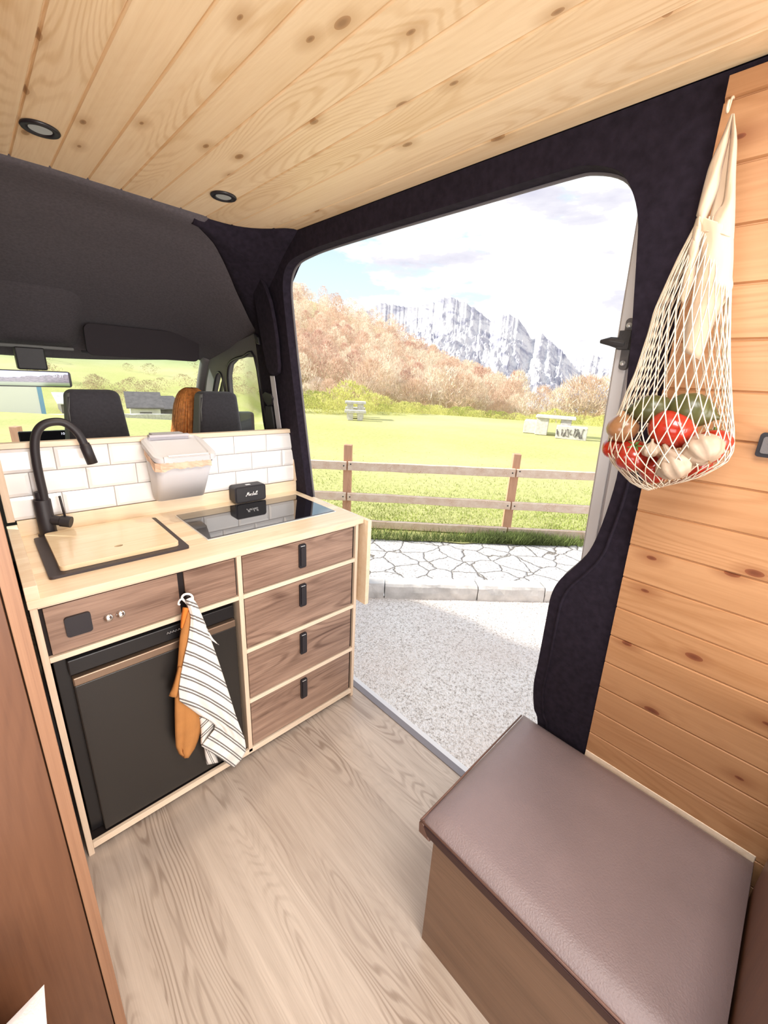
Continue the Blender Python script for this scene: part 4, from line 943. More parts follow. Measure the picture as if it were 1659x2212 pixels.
# ================================================================= DOWNLIGHTS, WALL SWITCH
def downlight(x, y, lab):
    t = thing('downlight', (x, y, ceil_z(x)), lab, 'light', 'ceiling downlights'); c = (x, y, ceil_z(x)); mb = MB()
    prof = [(.037, .0), (.0385, -.003), (.036, -.006), (.027, -.0065), (.023, -.002), (.022, .004)]
    rows = [[(x+r*math.cos(a), y+r*math.sin(a), c[2]+h) for a in [2*math.pi*k/40 for k in range(40)]] for r, h in prof]
    mb.grid(rows, closed=True); mb.build('ring', M['black'], t, smooth=True)
    MB().lathe((x, y, c[2]-.0035), [(.0225, 0), (.018, -.002), (.010, -.003), (0, -.003)], 28).build('lens', M['lens'], t, smooth=True)
    ld = bpy.data.lights.new('worktop_sun_spot', 'SPOT'); ld.energy = 7; ld.color = (1, .88, .70); ld.spot_size = math.radians(125); ld.spot_blend = .9; ld.shadow_soft_size = .02  # added spot stands in for sun on the worktop; the downlight is off
    lo = bpy.data.objects.new('worktop_sun_spot', ld); COL.objects.link(lo); lo.location = (x, y, c[2]-.012)
downlight(.224, 1.416, 'round black downlight in the pine ceiling, left of the two')
downlight(.668, 1.448, 'round black downlight in the pine ceiling, nearer the door opening')
t = thing('wall_switch', tuple(PW(1652, 962)), 'small black framed switch on the pine wall at the right edge', 'switch')
p = PW(1653, 962); mb = MB(); mb.plate(rrect(.035, .073, p.z-.021, p.z+.024, .006), [], lambda a, b, d: (xw(b, -.016+d), a, b), .012); mb.build('frame', M['black'], t, bevel=.002)
mb = MB(); mb.plate(rrect(.041, .067, p.z-.014, p.z+.017, .004), [], lambda a, b, d: (xw(b, -.018+d), a, b), .006); mb.build('rocker', M['grey_plastic'], t, bevel=.001)
# ================================================================= NET BAG
hook = Vector((.984, .236, 1.957))
t = thing('wall_hook', tuple(hook), 'tiny clear hook at the top of the pine wall holding the net bag', 'hook')
mb = MB(); mb.tube(catmull([hook+Vector((.008, 0, .005)), hook+Vector((-.008, 0, .003)), hook+Vector((-.014, 0, -.018)), hook+Vector((-.022, 0, -.016)), hook+Vector((-.022, 0, -.006))], 4), .002, 8); mb.build('hook_wire', M['light_trim_v'], t, smooth=True)
BN = Vector((.98, .2, 0)).normalized(); B0 = (.955, .2, 1.4)
def PB(u, v): return PN(tuple(BN), B0, u, v)
secs = [(262, 1574, 1582, .3), (302, 1561, 1588, .3), (363, 1531, 1587, .35), (420, 1518, 1585, .4), (485, 1502, 1584, .45), (554, 1466, 1581, .55), (610, 1440, 1580, .6), (672, 1413, 1578, .65), (720, 1400, 1577, .7), (770, 1384, 1577, .75), (810, 1370, 1578, .8), (851, 1352, 1580, .82), (890, 1336, 1582, .85), (925, 1320, 1585, .88), (953, 1313, 1586, .9), (975, 1311, 1583, .9), (998, 1322, 1573, .86), (1018, 1340, 1553, .8), (1035, 1362, 1522, .7), (1046, 1381, 1490, .55), (1053, 1400, 1455, .3)]
SC = []
for v, l, r, k in secs:
    tv = -.10*(1 if v > 900 else 0)
    dl = 0; 
    if v > 990: a, b = PB(l, v+(6 if v > 1030 else 0)), PB(r, v-(10 if v > 1010 else 4))
    else: a, b = PB(l, v), PB(r, v)
    c = (a+b)/2; hw = (b-a)/2
    # the belly rests against the wall: keep the far side inside the van
    dr = hw.length*k; dr = min(dr, .085)
    mx = xw(c.z)-.014; cx = min(c.x, mx-dr*.98)
    SC.append((Vector((cx, c.y, c.z)), hw, dr))
def bagpt(th, tt, shrink=1.0):
    f = tt*(len(SC)-1); i = max(0, min(len(SC)-2, int(f))); g = f-i
    def g3(k): 
        k = max(0, min(len(SC)-1, k)); return SC[k]
    c = g3(i)[0].lerp(g3(i+1)[0], g); hw = g3(i)[1].lerp(g3(i+1)[1], g); dr = g3(i)[2]*(1-g)+g3(i+1)[2]*g
    return c+hw*(math.cos(th)*shrink)-BN*(math.sin(th)*dr*shrink)
bag = thing('net_bag', (.94, .2, 1.3), 'cream cotton net bag of tomatoes and garlic hanging on the pine wall', 'bag')
mb = MB(); NS = 30; t0 = .19
# twisting strands: both diagonals
for sgn in (1, -1):
    for k in range(NS):
        pts = []
        for j in range(64):
            g = j/63; tt = t0+(1-t0)*g
            th = 2*math.pi*k/NS+sgn*(2*math.pi/NS)*(16*g)*.5
            wob = .0016*math.sin(g*50+k)
            q = bagpt(th, tt, 1.0+wob); pts.append(q)
        mb.tube(pts, .00105, 4, cap=False)
mb.build('net', M['net'], bag, smooth=True)
# knots / edge of cotton collar and handles
def ribbon(name, pxl, pxr, side, n=30, m='cream'):
    """band on the front (+1) or back (-1) of the bag between two px curves"""
    rows = []
    cl_, cr_ = catmull([(a, b, 0) for a, b in pxl], 8), catmull([(a, b, 0) for a, b in pxr], 8)
    for i in range(n+1):
        f = i/n; a = cl_[int(f*(len(cl_)-1))]; b = cr_[int(f*(len(cr_)-1))]; row = []
        for j in range(7):
            q = a.lerp(b, j/6); w_ = PB(q.x, q.y)
            bul = .012*math.sin(math.pi*j/6)+.002*math.sin(j*2.1+i*.4)
            mxx = xw(w_.z)-.012-(.0 if side > 0 else -.004); w_ = w_-BN*(.010+bul) if side > 0 else w_+BN*(.006)
            w_.x = min(w_.x, mxx); row.append(tuple(w_))
        rows.append(row)
    return MB().grid(rows).build(name, M[m], bag, smooth=True, solid=.0022)
ribbon('handle', [(1576, 262), (1561, 300), (1536, 355), (1521, 405), (1505, 470)], [(1581, 262), (1573, 305), (1558, 370), (1547, 420), (1516, 495)], 1)
ribbon('handle', [(1580, 262), (1577, 310), (1570, 380), (1562, 440), (1548, 462), (1528, 495), (1512, 505)], [(1583, 262), (1589, 310), (1587, 380), (1586, 440), (1585, 470), (1584, 500), (1583, 520)], 1)
ribbon('back_handle', [(1578, 262), (1566, 310), (1552, 380), (1540, 440), (1530, 480)], [(1582, 262), (1582, 310), (1580, 380), (1575, 440), (1570, 500)], -1)
ribbon('cotton_collar', [(1505, 470), (1512, 505), (1510, 560), (1500, 620), (1484, 700), (1474, 760)], [(1583, 505), (1582, 560), (1580, 600), (1579, 630), (1545, 690), (1512, 780)], 1)
ribbon('edge_cord', [(1506, 475), (1494, 520), (1478, 585), (1470, 650)], [(1515, 480), (1510, 540), (1496, 610), (1476, 660)], 1)
# contents
def PBd(u, v, d): return PN(tuple(BN), (B0[0]-BN.x*d, B0[1]-BN.y*d, 1.4), u, v)
def fit(p, r): p.x = min(p.x, xw(p.z)-.018-r); return p
def tomato(u, v, r, d, lab, lob=5, m='tomato', tilt=(0.2, -.3, 1), sq=.85, name='tomato', cat='tomato', grp='red vegetables in the net bag'):
    c = fit(PBd(u, v, d), r); t = thing(name, tuple(c), lab, cat, grp); mb = MB(); ax = Vector(tilt).normalized()
    prof = []
    for i in range(15):
        a = math.pi*i/14; rr = math.sin(a)*r; h = -math.cos(a)*r*sq
        if i > 10: h -= (.18*r)*((i-10)/4)**2
        prof.append((max(rr, 1e-5), h))
    mb.lathe(c, prof, 32, ax, lobes=lob, la=.035); mb.build('fruit', M[m], t, smooth=True)
    top = c+ax*(r*sq*.80)
    mb = MB()
    for k in range(5):
        q = Vector((0, 0, 1)).rotation_difference(ax)@Vector((math.cos(k*1.257), math.sin(k*1.257), .12)); mb.tube([top, top+q*r*.25, top+q*r*.5], [.002, .0025, .0006], 5)
    mb.tube([top, top+ax*r*.28], [.0028, .002], 6); mb.build('stalk', M['stem'], t, smooth=True); return t
tomato(1450, 927, .040, .038, 'large round tomato in the middle of the net bag')
tomato(1366, 984, .034, .028, 'ribbed red tomato at the lower left of the net bag', 7, 'pepper', (-.5, -.2, .9))
tomato(1330, 966, .026, .006, 'small red tomato at the far left edge of the net bag', 5, 'tomato', (-.4, .3, 1))
tomato(1542, 955, .028, .018, 'red tomato at the right side of the net bag behind the garlic', 5, 'tomato', (.2, .2, 1))
tomato(1412, 1012, .031, .012, 'red tomato at the bottom of the net bag, left of the garlic', 6, 'pepper', (0, -.6, .6))
tomato(1500, 1004, .028, .004, 'red tomato at the bottom right of the net bag under the garlic', 5, 'tomato', (.1, .1, 1))
tomato(1536, 982, .018, .022, 'smallest red tomato at the right bottom of the net bag', 5, 'pepper', (0, 0, 1))
def garlic(u, v, r, d, lab, ax=(.1, -.3, -.8)):
    c = fit(PBd(u, v, d), r); t = thing('garlic_bulb', tuple(c), lab, 'garlic', 'garlic bulbs in the net bag'); ax = Vector(ax).normalized(); mb = MB()
    prof = [(r*a, r*b) for a, b in ((.02, -.82), (.35, -.85), (.75, -.65), (1.0, -.2), (.98, .1), (.75, .5), (.4, .75), (.2, .95), (.14, 1.15), (.11, 1.4))]
    mb.lathe(c, prof, 40, ax, lobes=9, la=.07); mb.build('bulb', M['garlic'], t, smooth=True)
    e = c-ax*r*.82; mb = MB()
    for k in range(12):
        q = Vector((random.uniform(-1, 1), random.uniform(-1, 1), random.uniform(-1, 1)))*.3-ax; mb.tube([e, e+q*.006], .0006, 4)
    mb.build('roots', M['onion'], t); return t
garlic(1456, 1003, .030, .058, 'garlic bulb at the bottom centre of the net bag', (-.2, .5, .8))
garlic(1516, 970, .031, .056, 'garlic bulb in the net bag, to the right of the large tomato', (.35, .5, .55))
garlic(1405, 972, .015, .060, 'tiny garlic bulb in the net bag beside the lower left tomato', (-.1, 0, .9))
def onion(u, v, r, d, lab, m='onion', name='onion', cat='onion', stretch=1.0, ax=(0, 0, 1)):
    c = fit(PBd(u, v, d), r); t = thing(name, tuple(c), lab, cat); mb = MB()
    prof = [(r*a, r*b*stretch) for a, b in ((.02, -.95), (.35, -.88), (.75, -.62), (.98, -.15), (1.0, .1), (.85, .5), (.5, .82), (.2, .98), (.08, 1.2))]
    mb.lathe(c, prof, 28, Vector(ax).normalized()); mb.build('flesh', M[m], t, smooth=True); return t
onion(1345, 925, .029, .02, 'brown onion at the left of the net bag', ax=(-.3, .1, 1))
onion(1408, 884, .026, .02, 'dull green avocado lying across the top left of the net bag contents', 'green', 'avocado', 'avocado', 1.5, (-.25, .9, -.15))
onion(1492, 886, .030, .03, 'dark green avocado on top of the contents, right of the large tomato', 'green', 'avocado', 'avocado', 1.35, (.1, -.9, -.2))
# ================================================================= OUTSIDE
GZ, KZ = -.62, -.47
kd = Vector((.7502, -.6612, 0)); kn = Vector((.6612, .7502, 0))
def K(s, t_, z): return kd*s+kn*t_+Vector((0, 0, z))
TK = 3.705
mb = MB(); mb.add([K(-14, -9, GZ), K(14, -9, GZ), K(14, TK+.05, GZ), K(-14, TK+.05, GZ)], [(0, 1, 2, 3)]); o = mb.build('ground_road', M['asphalt']); o['kind'] = 'structure'
o.name = 'floor_road'
# large paved lot in front of the van, towards +y (seen through the windscreen)
mb = MB(); mb.add([K(-13, TK+.15, KZ-.004), K(9, TK+.15, KZ-.004), K(9, 4.98, KZ-.004), K(-13, 4.98, KZ-.004)], [(0, 1, 2, 3)]); o = mb.build('floor_paving', M['paving']); o['kind'] = 'structure'
s0 = -9.0; idx = 0
lens = [.78, .62, .95, .7, .88]
while s0 < 5:
    ln = lens[idx % 5]; t = MB()
    a, b = s0+.006, s0+ln-.006
    nseg = 10; rows = []
    for i in range(nseg+1):
        s = a+(b-a)*i/nseg; j = [random.uniform(-.008, .008) for _ in range(4)]
        rows.append([K(s, TK+.17, GZ-.02), K(s, TK+.17, KZ), K(s, TK+.02+j[0], KZ+.004), K(s, TK+j[1], KZ-.02), K(s, TK-.006+j[2], KZ-.08), K(s, TK+j[3], GZ-.02)])
    t.grid(rows); n6 = 6; t.add(rows[0], [tuple(range(6))]); t.add(rows[-1], [tuple(range(5, -1, -1))])
    o = t.build('kerb_stone', M['stone']); props(o, 'rough pale granite kerb stone between the gravel and the stone paving', 'kerb stone', 'kerb stones along the parking place')
    s0 += ln; idx += 1
# terrain in polar grid
AZT = [0, 12, 21.3, 27.7, 30.9, 33.07, 35.86, 39.3, 43.4, 46.5, 50.8, 55.1, 57.6, 60.1, 64, 70.5, 90, 120]
ET = [.16, .15, .15, .18, .176, .154, .141, .123, .104, .068, .033, .008, -.020, -.055, -.052, -.050, -.045, -.045]
def terrain(az, r):
    side = 1/(1+math.exp(-(az-28.5)*1.3))       # 0 = windscreen side, 1 = door side
    b1 = -.47 if r < 26 else -.47-(5.3)*min(1, (r-26)/50)**.8
    b0 = -.47 if r < 12 else -.47-2.2*min(1, (r-12)/26)
    base = b0*(1-side)+b1*side
    e = float(np.interp(az, AZT, ET)); RR = 300
    r0 = 42*(1-side)+84*side
    if r > r0:
        t = min(1, (r-r0)/(RR-r0)); top = 1.5+e*RR; h = base+(top-base)*t**1.15
        if r > RR: h = top-(r-RR)*.25
    else: h = base
    if r > 12: h += (.05+.9*min(1, max(0, r-40)/100))*mn.noise(Vector((az*.12, r*.05, 0)))*(1 if r > 30 else .5)
    return h
azs = [-75+ .75*i for i in range(int(205/.75)+1)]; rs = [9, 12, 15, 18, 22, 26, 30, 36, 42, 50, 60, 70, 80, 90, 105, 120, 140, 160, 180, 200, 225, 250, 275, 300, 330, 380]
def pol(az, r, z): a = math.radians(az); return (r*math.sin(a), r*math.cos(a), z)
rows = []
for az in azs: rows.append([pol(az, r, terrain(az, r)) for r in rs])
mb = MB(); mb.grid(rows)
o = mb.build('floor_meadow', M['grass'], smooth=True); o['kind'] = 'structure'
mb = MB(); pts = [K(-9.5, 4.9, KZ), K(9, 4.9, KZ)]
# near meadow strip between paving and the polar terrain
near = []
for i in range(61):
    s = -9.5+18.5*i/60; row = []
    for j in range(24):
        t_ = 4.90+.03*math.sin(s*9)+.03*math.sin(s*23)+(j/23)**1.5*12; p = K(s*(1+.08*j), t_, KZ+.012+.02*mn.noise(Vector((s*1.5, t_*1.5, 0)))*(1 if j else 0)-(.04 if j == 23 else 0)); row.append(p)
    near.append(row)
o = MB().grid(near).build('floor_lawn', M['grass'], smooth=True); o['kind'] = 'structure'
# grass blades (uncountable)
def tris(name, V, m, kind=None, label=None, cat=None):
    n = len(V)//3; me = bpy.data.meshes.new(name); me.vertices.add(3*n); me.vertices.foreach_set('co', np.asarray(V, dtype=np.float32).ravel())
    me.loops.add(3*n); me.loops.foreach_set('vertex_index', np.arange(3*n, dtype=np.int32)); me.polygons.add(n); me.polygons.foreach_set('loop_start', np.arange(0, 3*n, 3, dtype=np.int32))
    try: me.polygons.foreach_set('loop_total', np.full(n, 3, dtype=np.int32))
    except Exception: pass
    me.update(); me.validate(); me.materials.append(m); o = bpy.data.objects.new(name, me); COL.objects.link(o); return props(o, label, cat, None, kind)
def blades(n, sfun, tfun, hfun, wd=.006):
    V = np.zeros((n, 3, 3)); kd_, kn_ = np.array(kd), np.array(kn)
    s = sfun(n); tt = tfun(n); h = hfun(n); base = s[:, None]*kd_+tt[:, None]*kn_; base[:, 2] = KZ+.005
    ang = RNG.uniform(0, 6.28, n); dx = np.stack([np.cos(ang), np.sin(ang), np.zeros(n)], 1)*wd
    lean = RNG.normal(0, .35, (n, 3))*h[:, None]; lean[:, 2] = h
    V[:, 0] = base-dx; V[:, 1] = base+dx; V[:, 2] = base+lean; return V.reshape(-1, 3)
VB = blades(26000, lambda n: RNG.uniform(-3.5, 5, n), lambda n: 4.93+RNG.gamma(1.6, .8, n), lambda n: RNG.uniform(.02, .055, n))
tris('grass_blades', VB, M['blade'], 'stuff', 'short yellow green meadow grass behind the paving and under the fence', 'grass')
VB = blades(9000, lambda n: np.concatenate([RNG.normal(2.1, .28, n//2), RNG.uniform(-3.5, 4.5, n-n//2)]), lambda n: 4.88+np.abs(RNG.normal(0, .12, n)), lambda n: RNG.uniform(.04, .15, n))
tris('weeds', VB, mat('weed', (.13, .17, .045), .9, var=.4, vscale=3), 'stuff', 'dark green weeds growing along the edge of the stone paving', 'weeds')
# fence
FA = Vector((3.40, 4.158, 0)); FB = Vector((4.93, 2.61, 0)); fd = (FB-FA).normalized(); fl = (FB-FA).length; fnv = Vector((fd.y, -fd.x, 0)) ; fnv = -fnv if fnv.dot(Vector((1, 1, 0))) > 0 else fnv   # towards the van
ft = thing('wooden_fence', tuple(FA+Vector((0, 0, KZ))), 'weathered wooden post and rail fence with three rails along the meadow', 'fence')
def obox(c, d, nrm, hl_, hw_, z0, z1, jit=0):
    j = lambda: random.uniform(-jit, jit)
    p = []
    for z in (z0, z1):
        for a, b in ((-1, -1), (1, -1), (1, 1), (-1, 1)): q = c+d*(a*hl_)+nrm*(b*hw_); p.append((q.x+j(), q.y+j(), z+j()))
    return p
for k in range(-2, 4):
    c = FA+fd*(fl*k); c = Vector((c.x, c.y, 0))
    MB().hexa(obox(c, fd, fnv, .052, .045, KZ-.05, .655, .004)).build('post', M['fence_post'], ft, bevel=.008)
fence_rail_mat = M['fence']
for (z0a, z1a, z0b, z1b, tk) in ((.335, .445, .385, .490, 1), (-.075, .030, -.075, .030, 1), (-.445, -.345, -.43, -.325, 1)):
    for k in range(-2, 3):
        a = FA+fd*(fl*k+.01)+fnv*.055; b = FA+fd*(fl*(k+1)-.01)+fnv*.055
        f0, f1 = k, k+1; za0, zb0 = z0a+(z0b-z0a)*(k*.55), z0a+(z0b-z0a)*((k+1)*.55); za1, zb1 = z1a+(z1b-z1a)*(k*.55), z1a+(z1b-z1a)*((k+1)*.55)
        nn_ = 8; rows = []
        for i in range(nn_+1):
            g = i/nn_; c = a.lerp(b, g); l0, l1 = za0+(zb0-za0)*g+random.uniform(-.004, .004), za1+(zb1-za1)*g+random.uniform(-.004, .004)
            rows.append([(*(c-fnv*.03).xy, l0), (*(c+fnv*.03).xy, l0), (*(c+fnv*.03).xy, l1), (*(c-fnv*.03).xy, l1)])
        mb = MB(); mb.grid(rows, closed=True); mb.add(rows[0], [(0, 1, 2, 3)]); mb.add(rows[-1], [(3, 2, 1, 0)]); r_ = mb.build('rail', M['fence'], ft, bevel=.006)
        if -1 <= k <= 2:
            mb = MB()
            for e_ in (a+fd*.035, b-fd*.035): mb.lathe((e_.x+fnv.x*.03, e_.y+fnv.y*.03, (za0+za1)/2+(0 if e_ is a else (zb0-za0)*1)), [(.010, 0), (.009, .004), (0, .005)], 10, fnv)
            mb.build('bolt', M['dark_plastic'], r_)
# picnic tables
def picnic(az, r, rot, sc, lab, w=1.6):
    z = -.46; p = Vector(pol(az, r, z)); t = thing('picnic_table', tuple(p), lab, 'picnic table')
    t.rotation_euler = (0, 0, 0); cr, sr = math.cos(rot), math.sin(rot)
    def bb(name, x0, x1, y0, y1, z0, z1, m):
        pts = []
        for zz in (z0, z1):
            for a, b in ((x0, y0), (x1, y0), (x1, y1), (x0, y1)): pts.append((p.x+a*cr-b*sr, p.y+a*sr+b*cr, z+zz))
        return MB().hexa(pts).build(name, m, t, bevel=.01)
    bb('table_top', -w/2, w/2, -.40, .40, .70, .80, M['stone'])
    bb('leg', -w/2+.1, -w/2+.4, -.33, .33, 0, .70, M['stone']); lg = bb('leg', w/2-.4, w/2-.1, -.33, .33, 0, .70, M['stone'])
    for s in (-1, 1):
        bb('bench', -w/2, w/2, s*.95-.2 if s > 0 else s*.95-.2, s*.95+.2, .0 if False else .33, .45, M['stone'])
        bb('bench_leg', -w/2+.15, -w/2+.4, s*.95-.15, s*.95+.15, 0, .33, M['stone']); bb('bench_leg', w/2-.4, w/2-.15, s*.95-.15, s*.95+.15, 0, .33, M['stone'])
    return t, bb
picnic(40.1, 20.8, math.radians(-40), 1, 'pale stone picnic table at the edge of the meadow, left one', 1.0)
# right hand table: three stone blocks with painted scribbles
z = -.46; p = Vector(pol(66.0, 18.9, z)); t = thing('picnic_table', tuple(p), 'pale stone picnic table with graffiti on its benches, right one', 'picnic table')
lat = Vector((math.cos(math.radians(66)), -math.sin(math.radians(66)), 0)); dep = Vector((math.sin(math.radians(66)), math.cos(math.radians(66)), 0))
def blk(name, a0, a1, d0, d1, z0, z1):
    pts = []
    for zz in (z0, z1):
        for a, b in ((a0, d0), (a1, d0), (a1, d1), (a0, d1)): q = p+lat*a+dep*b; pts.append((q.x, q.y, z+zz))
    return MB().hexa(pts).build(name, M['stone'], t, bevel=.02)
blk('table_top', -.75, .80, -.2, .7, .70, .80); tb = blk('table_block', -.70, -.22, -.1, .6, 0, .70); blk('table_block', .25, .65, -.1, .6, 0, .70)
blk('bench', -1.20, -.62, .2, 1.2, 0, .52); bb2 = blk('bench', .12, 1.25, -.85, -.4, 0, .5)
mb = MB(); random.seed(3)
for k in range(9):
    a = .2+k*.11; pts = [p+lat*(a+random.uniform(-.07, .07))+dep*-.86+Vector((0, 0, random.uniform(.08, .42))) for _ in range(5)]; mb.tube(catmull(pts, 4), .012, 4)
mb.build('graffiti', M['hut_dark'], bb2)
random.seed(11)
# ---- trees
def branch_tree(seed, H, spread, n0, depth, r0=.05):
    rnd = random.Random(seed); mb = MB()
    def grow(p, d, l, r, k):
        q = p+d*l; mb.tube([p, q], [r, r*.62], 3 if k < depth-1 else 4, cap=False)
        if k == 0: return
        for i in range(3 if k < depth else n0):
            ax = Vector((rnd.gauss(0, 1), rnd.gauss(0, 1), rnd.gauss(0, .6))).normalized()
            dd = (d+ax*spread).normalized(); dd.z = max(dd.z, .12); dd.normalize()
            grow(p.lerp(q, rnd.uniform(.45, 1)), dd, l*rnd.uniform(.62, .80), r*.62, k-1)
    grow(Vector((0, 0, 0)), Vector((0, 0, 1)), H*.30, r0*H*.5, depth); return mb
def crown(seed, H, W, n, low=.1, elong=1.0, thin=1.0):
    rg = np.random.default_rng(seed); V = np.zeros((n, 3, 3))
    a = rg.uniform(0, 6.283, n); h = rg.uniform(0, 1, n)**.8; rad = W*.5*np.sqrt(rg.uniform(.15, 1, n))*np.sin(np.pi*(.12+.86*h))**.7*(1+.25*np.sin(a*3+h*7))
    c = np.stack([rad*np.cos(a), rad*np.sin(a), H*(low+(1-low)*h)], 1)
    up = np.stack([np.cos(a)*.5, np.sin(a)*.5, np.ones(n)], 1)+rg.normal(0, .45, (n, 3)); up /= np.linalg.norm(up, axis=1)[:, None]
    sd_ = np.cross(up, rg.normal(0, 1, (n, 3))); sd_ /= np.linalg.norm(sd_, axis=1)[:, None]
    L_ = H*.10*elong*rg.uniform(.6, 1.4, n)[:, None]; w_ = H*.016*thin*rg.uniform(.6, 1.5, n)[:, None]
    V[:, 0] = c-sd_*w_; V[:, 1] = c+sd_*w_; V[:, 2] = c+up*L_; return V.reshape(-1, 3)
# front row of bare trees
protos = []
for i in range(3):
    t = thing('bare_tree', (0, 0, 0), 'bare pale autumn tree in the row behind the meadow', 'tree', 'bare trees behind the meadow')
    mb = branch_tree(20+i, 7.0, .75, 5, 6, .032); tr = mb.build('trunk', M['twig'], t)
    cr_ = tris('twigs', crown(50+i, 7.0, 6.2, 900, .2, 1.2, .45), [M['foliage_tan'], M['twig'], M['foliage_copper']][i]); cr_.parent = t
    protos.append((t, tr, cr_))
def place_tree(k, az, r, sc, used=[0, 0, 0]):
    pr_ = protos[k]; z = terrain(az, r)-.15
    if not used[k]: t, used[k] = pr_[0], 1
    else:
        t = copyo(pr_[0]); copyo(pr_[1], t); copyo(pr_[2], t)
    t.location = pol(az, r, z); t.scale = (sc, sc, sc*random.uniform(.9, 1.12)); t.rotation_euler = (0, 0, random.uniform(0, 6.28)); return t
frow = [(33.6, 84, .8), (35.0, 86, .95), (36.6, 82, 1.0), (38.2, 86, .85), (40.4, 84, 1.15), (42.2, 82, 1.45), (44.0, 85, 1.35), (46.2, 84, 1.0), (48.0, 82, 1.15), (50.2, 84, 1.45), (52.0, 83, 1.4), (54.0, 82, 1.35), (55.6, 84, 1.1), (57.0, 86, .8), (59.2, 84, .75), (61, 86, .8), (62.6, 83, .85), (64.2, 84, 1.0), (66.0, 82, 1.1), (67.8, 84, 1.3), (69.4, 83, 1.45), (71, 84, 1.5), (73, 84, 1.2), (76, 84, 1.2)]
for i, (az, r, sc) in enumerate(frow): place_tree(i % 3, az+random.uniform(-.2, .2), r, sc*.92)
# hillside wood: individual trees
hp = []
for i in range(5):
    o = tris('woodland_tree', crown(80+i, 8.5, 7.0, 900, .02, .8, .6), [M['foliage_copper'], M['foliage_tan'], M['foliage_rust'], M['foliage_copper'], M['foliage_tan']][i], None, 'small copper brown tree in the wood covering the hillside', 'tree')
    o['group'] = 'trees in the hillside wood'; hp.append(o)
cand = []
for i in range(2600):
    az = random.uniform(29.6, 61); r = 88+212*random.random()**.75; e = float(np.interp(az, AZT, ET))
    if az > 57 and r > 200: continue
    cand.append((r, az))
cand.sort(); kept = []
for r, az in cand:
    p_ = pol(az, r, 0)
    if all((p_[0]-q[0])**2+(p_[1]-q[1])**2 > (3.2+.008*r)**2 for q in kept[-400:]): kept.append((p_[0], p_[1], r, az))
for i, (x, y, r, az) in enumerate(kept[:285]):
    o = hp[i] if i < 5 else copyo(hp[random.randrange(5)])
    o.location = (x, y, terrain(az, r)-.2); s_ = random.uniform(.7, 1.15); o.scale = (s_, s_, s_*random.uniform(.9, 1.3)); o.rotation_euler = (0, 0, random.uniform(0, 6.28))
for mi_, mm in enumerate((M['foliage_copper'], M['foliage_tan'], M['foliage_rust'])):
    AL = []
    base = [crown(200+i, 8.5, 7.5, 300, .02, .8, .8) for i in range(4)]
    for i, (x, y, r, az) in enumerate(kept[285:]):
        if random.randrange(3) != mi_: continue
        V = base[random.randrange(4)]; s_ = random.uniform(.75, 1.2); AL.append(V*np.array([s_, s_, s_*random.uniform(.9, 1.3)])+np.array([x, y, terrain(az, r)-.2]))
    if mi_ == 0: ALL = []
    ALL.append((AL, mm))
allv = []; cnt = []
for AL, mm in ALL:
    v_ = np.concatenate(AL, 0); allv.append(v_); cnt.append(len(v_)//3)
o = tris('distant_woodland', np.concatenate(allv, 0), M['foliage_copper'], 'stuff', 'copper brown woodland covering the upper hillside in the distance', 'woodland')
o.data.materials.append(M['foliage_tan']); o.data.materials.append(M['foliage_rust'])
o.data.polygons.foreach_set('material_index', np.repeat([0, 1, 2], cnt).astype(np.int32)[:len(o.data.polygons)])
# gorse bushes at the meadow edge
gp = []
for i in range(4):
    o = tris('gorse_bush', crown(300+i, 1.15, 2.1, 700, .0, 1.1), [M['gorse'], M['gorse'], M['gorse_dark'], M['gorse']][i], None, 'low yellow green gorse bush along the far edge of the meadow', 'bush')
    o['group'] = 'gorse bushes at the meadow edge'; gp.append(o)
i = 0
for row_, (r0_, n_) in enumerate(((25.5, 34), (28.5, 30))):
    for k in range(n_):
        az = 31+48*(k+random.uniform(-.3, .3))/n_; r = r0_+random.uniform(-.6, .6)+2.5*math.sin(az*.13)
        if az > 57 and row_ == 0 and k % 2: continue
        o = gp[i] if i < 4 else copyo(gp[random.randrange(4)]); i += 1
        s_ = random.uniform(.55, .95)*(.8 if az > 45 else 1.05)+(.35 if row_ else 0); o.location = pol(az, r, terrain(az, r)-.1); o.scale = (s_, s_, s_*random.uniform(.8, 1.15)); o.rotation_euler = (0, 0, random.uniform(0, 6.28))
# scrub on the grassy hill in front
i = 0; bp0 = None
for k in range(70):
    az = random.uniform(3, 28.5); r = 46+60*random.random()**1.3
    if bp0 is None: bp0 = tris('hill_shrub', crown(400, 3.0, 5.0, 420, .0), leafmat('scrub', (.46, .36, .24), .3, .5), None, 'brownish bush on the grassy slope seen through the windscreen', 'bush'); bp0['group'] = 'bushes on the slope beyond the windscreen'; o = bp0
    else: o = copyo(bp0)
    s_ = random.uniform(.22, .6); o.location = pol(az, r, terrain(az, r)+.0); o.scale = (s_, s_, s_); o.rotation_euler = (0, 0, random.uniform(0, 6.28))
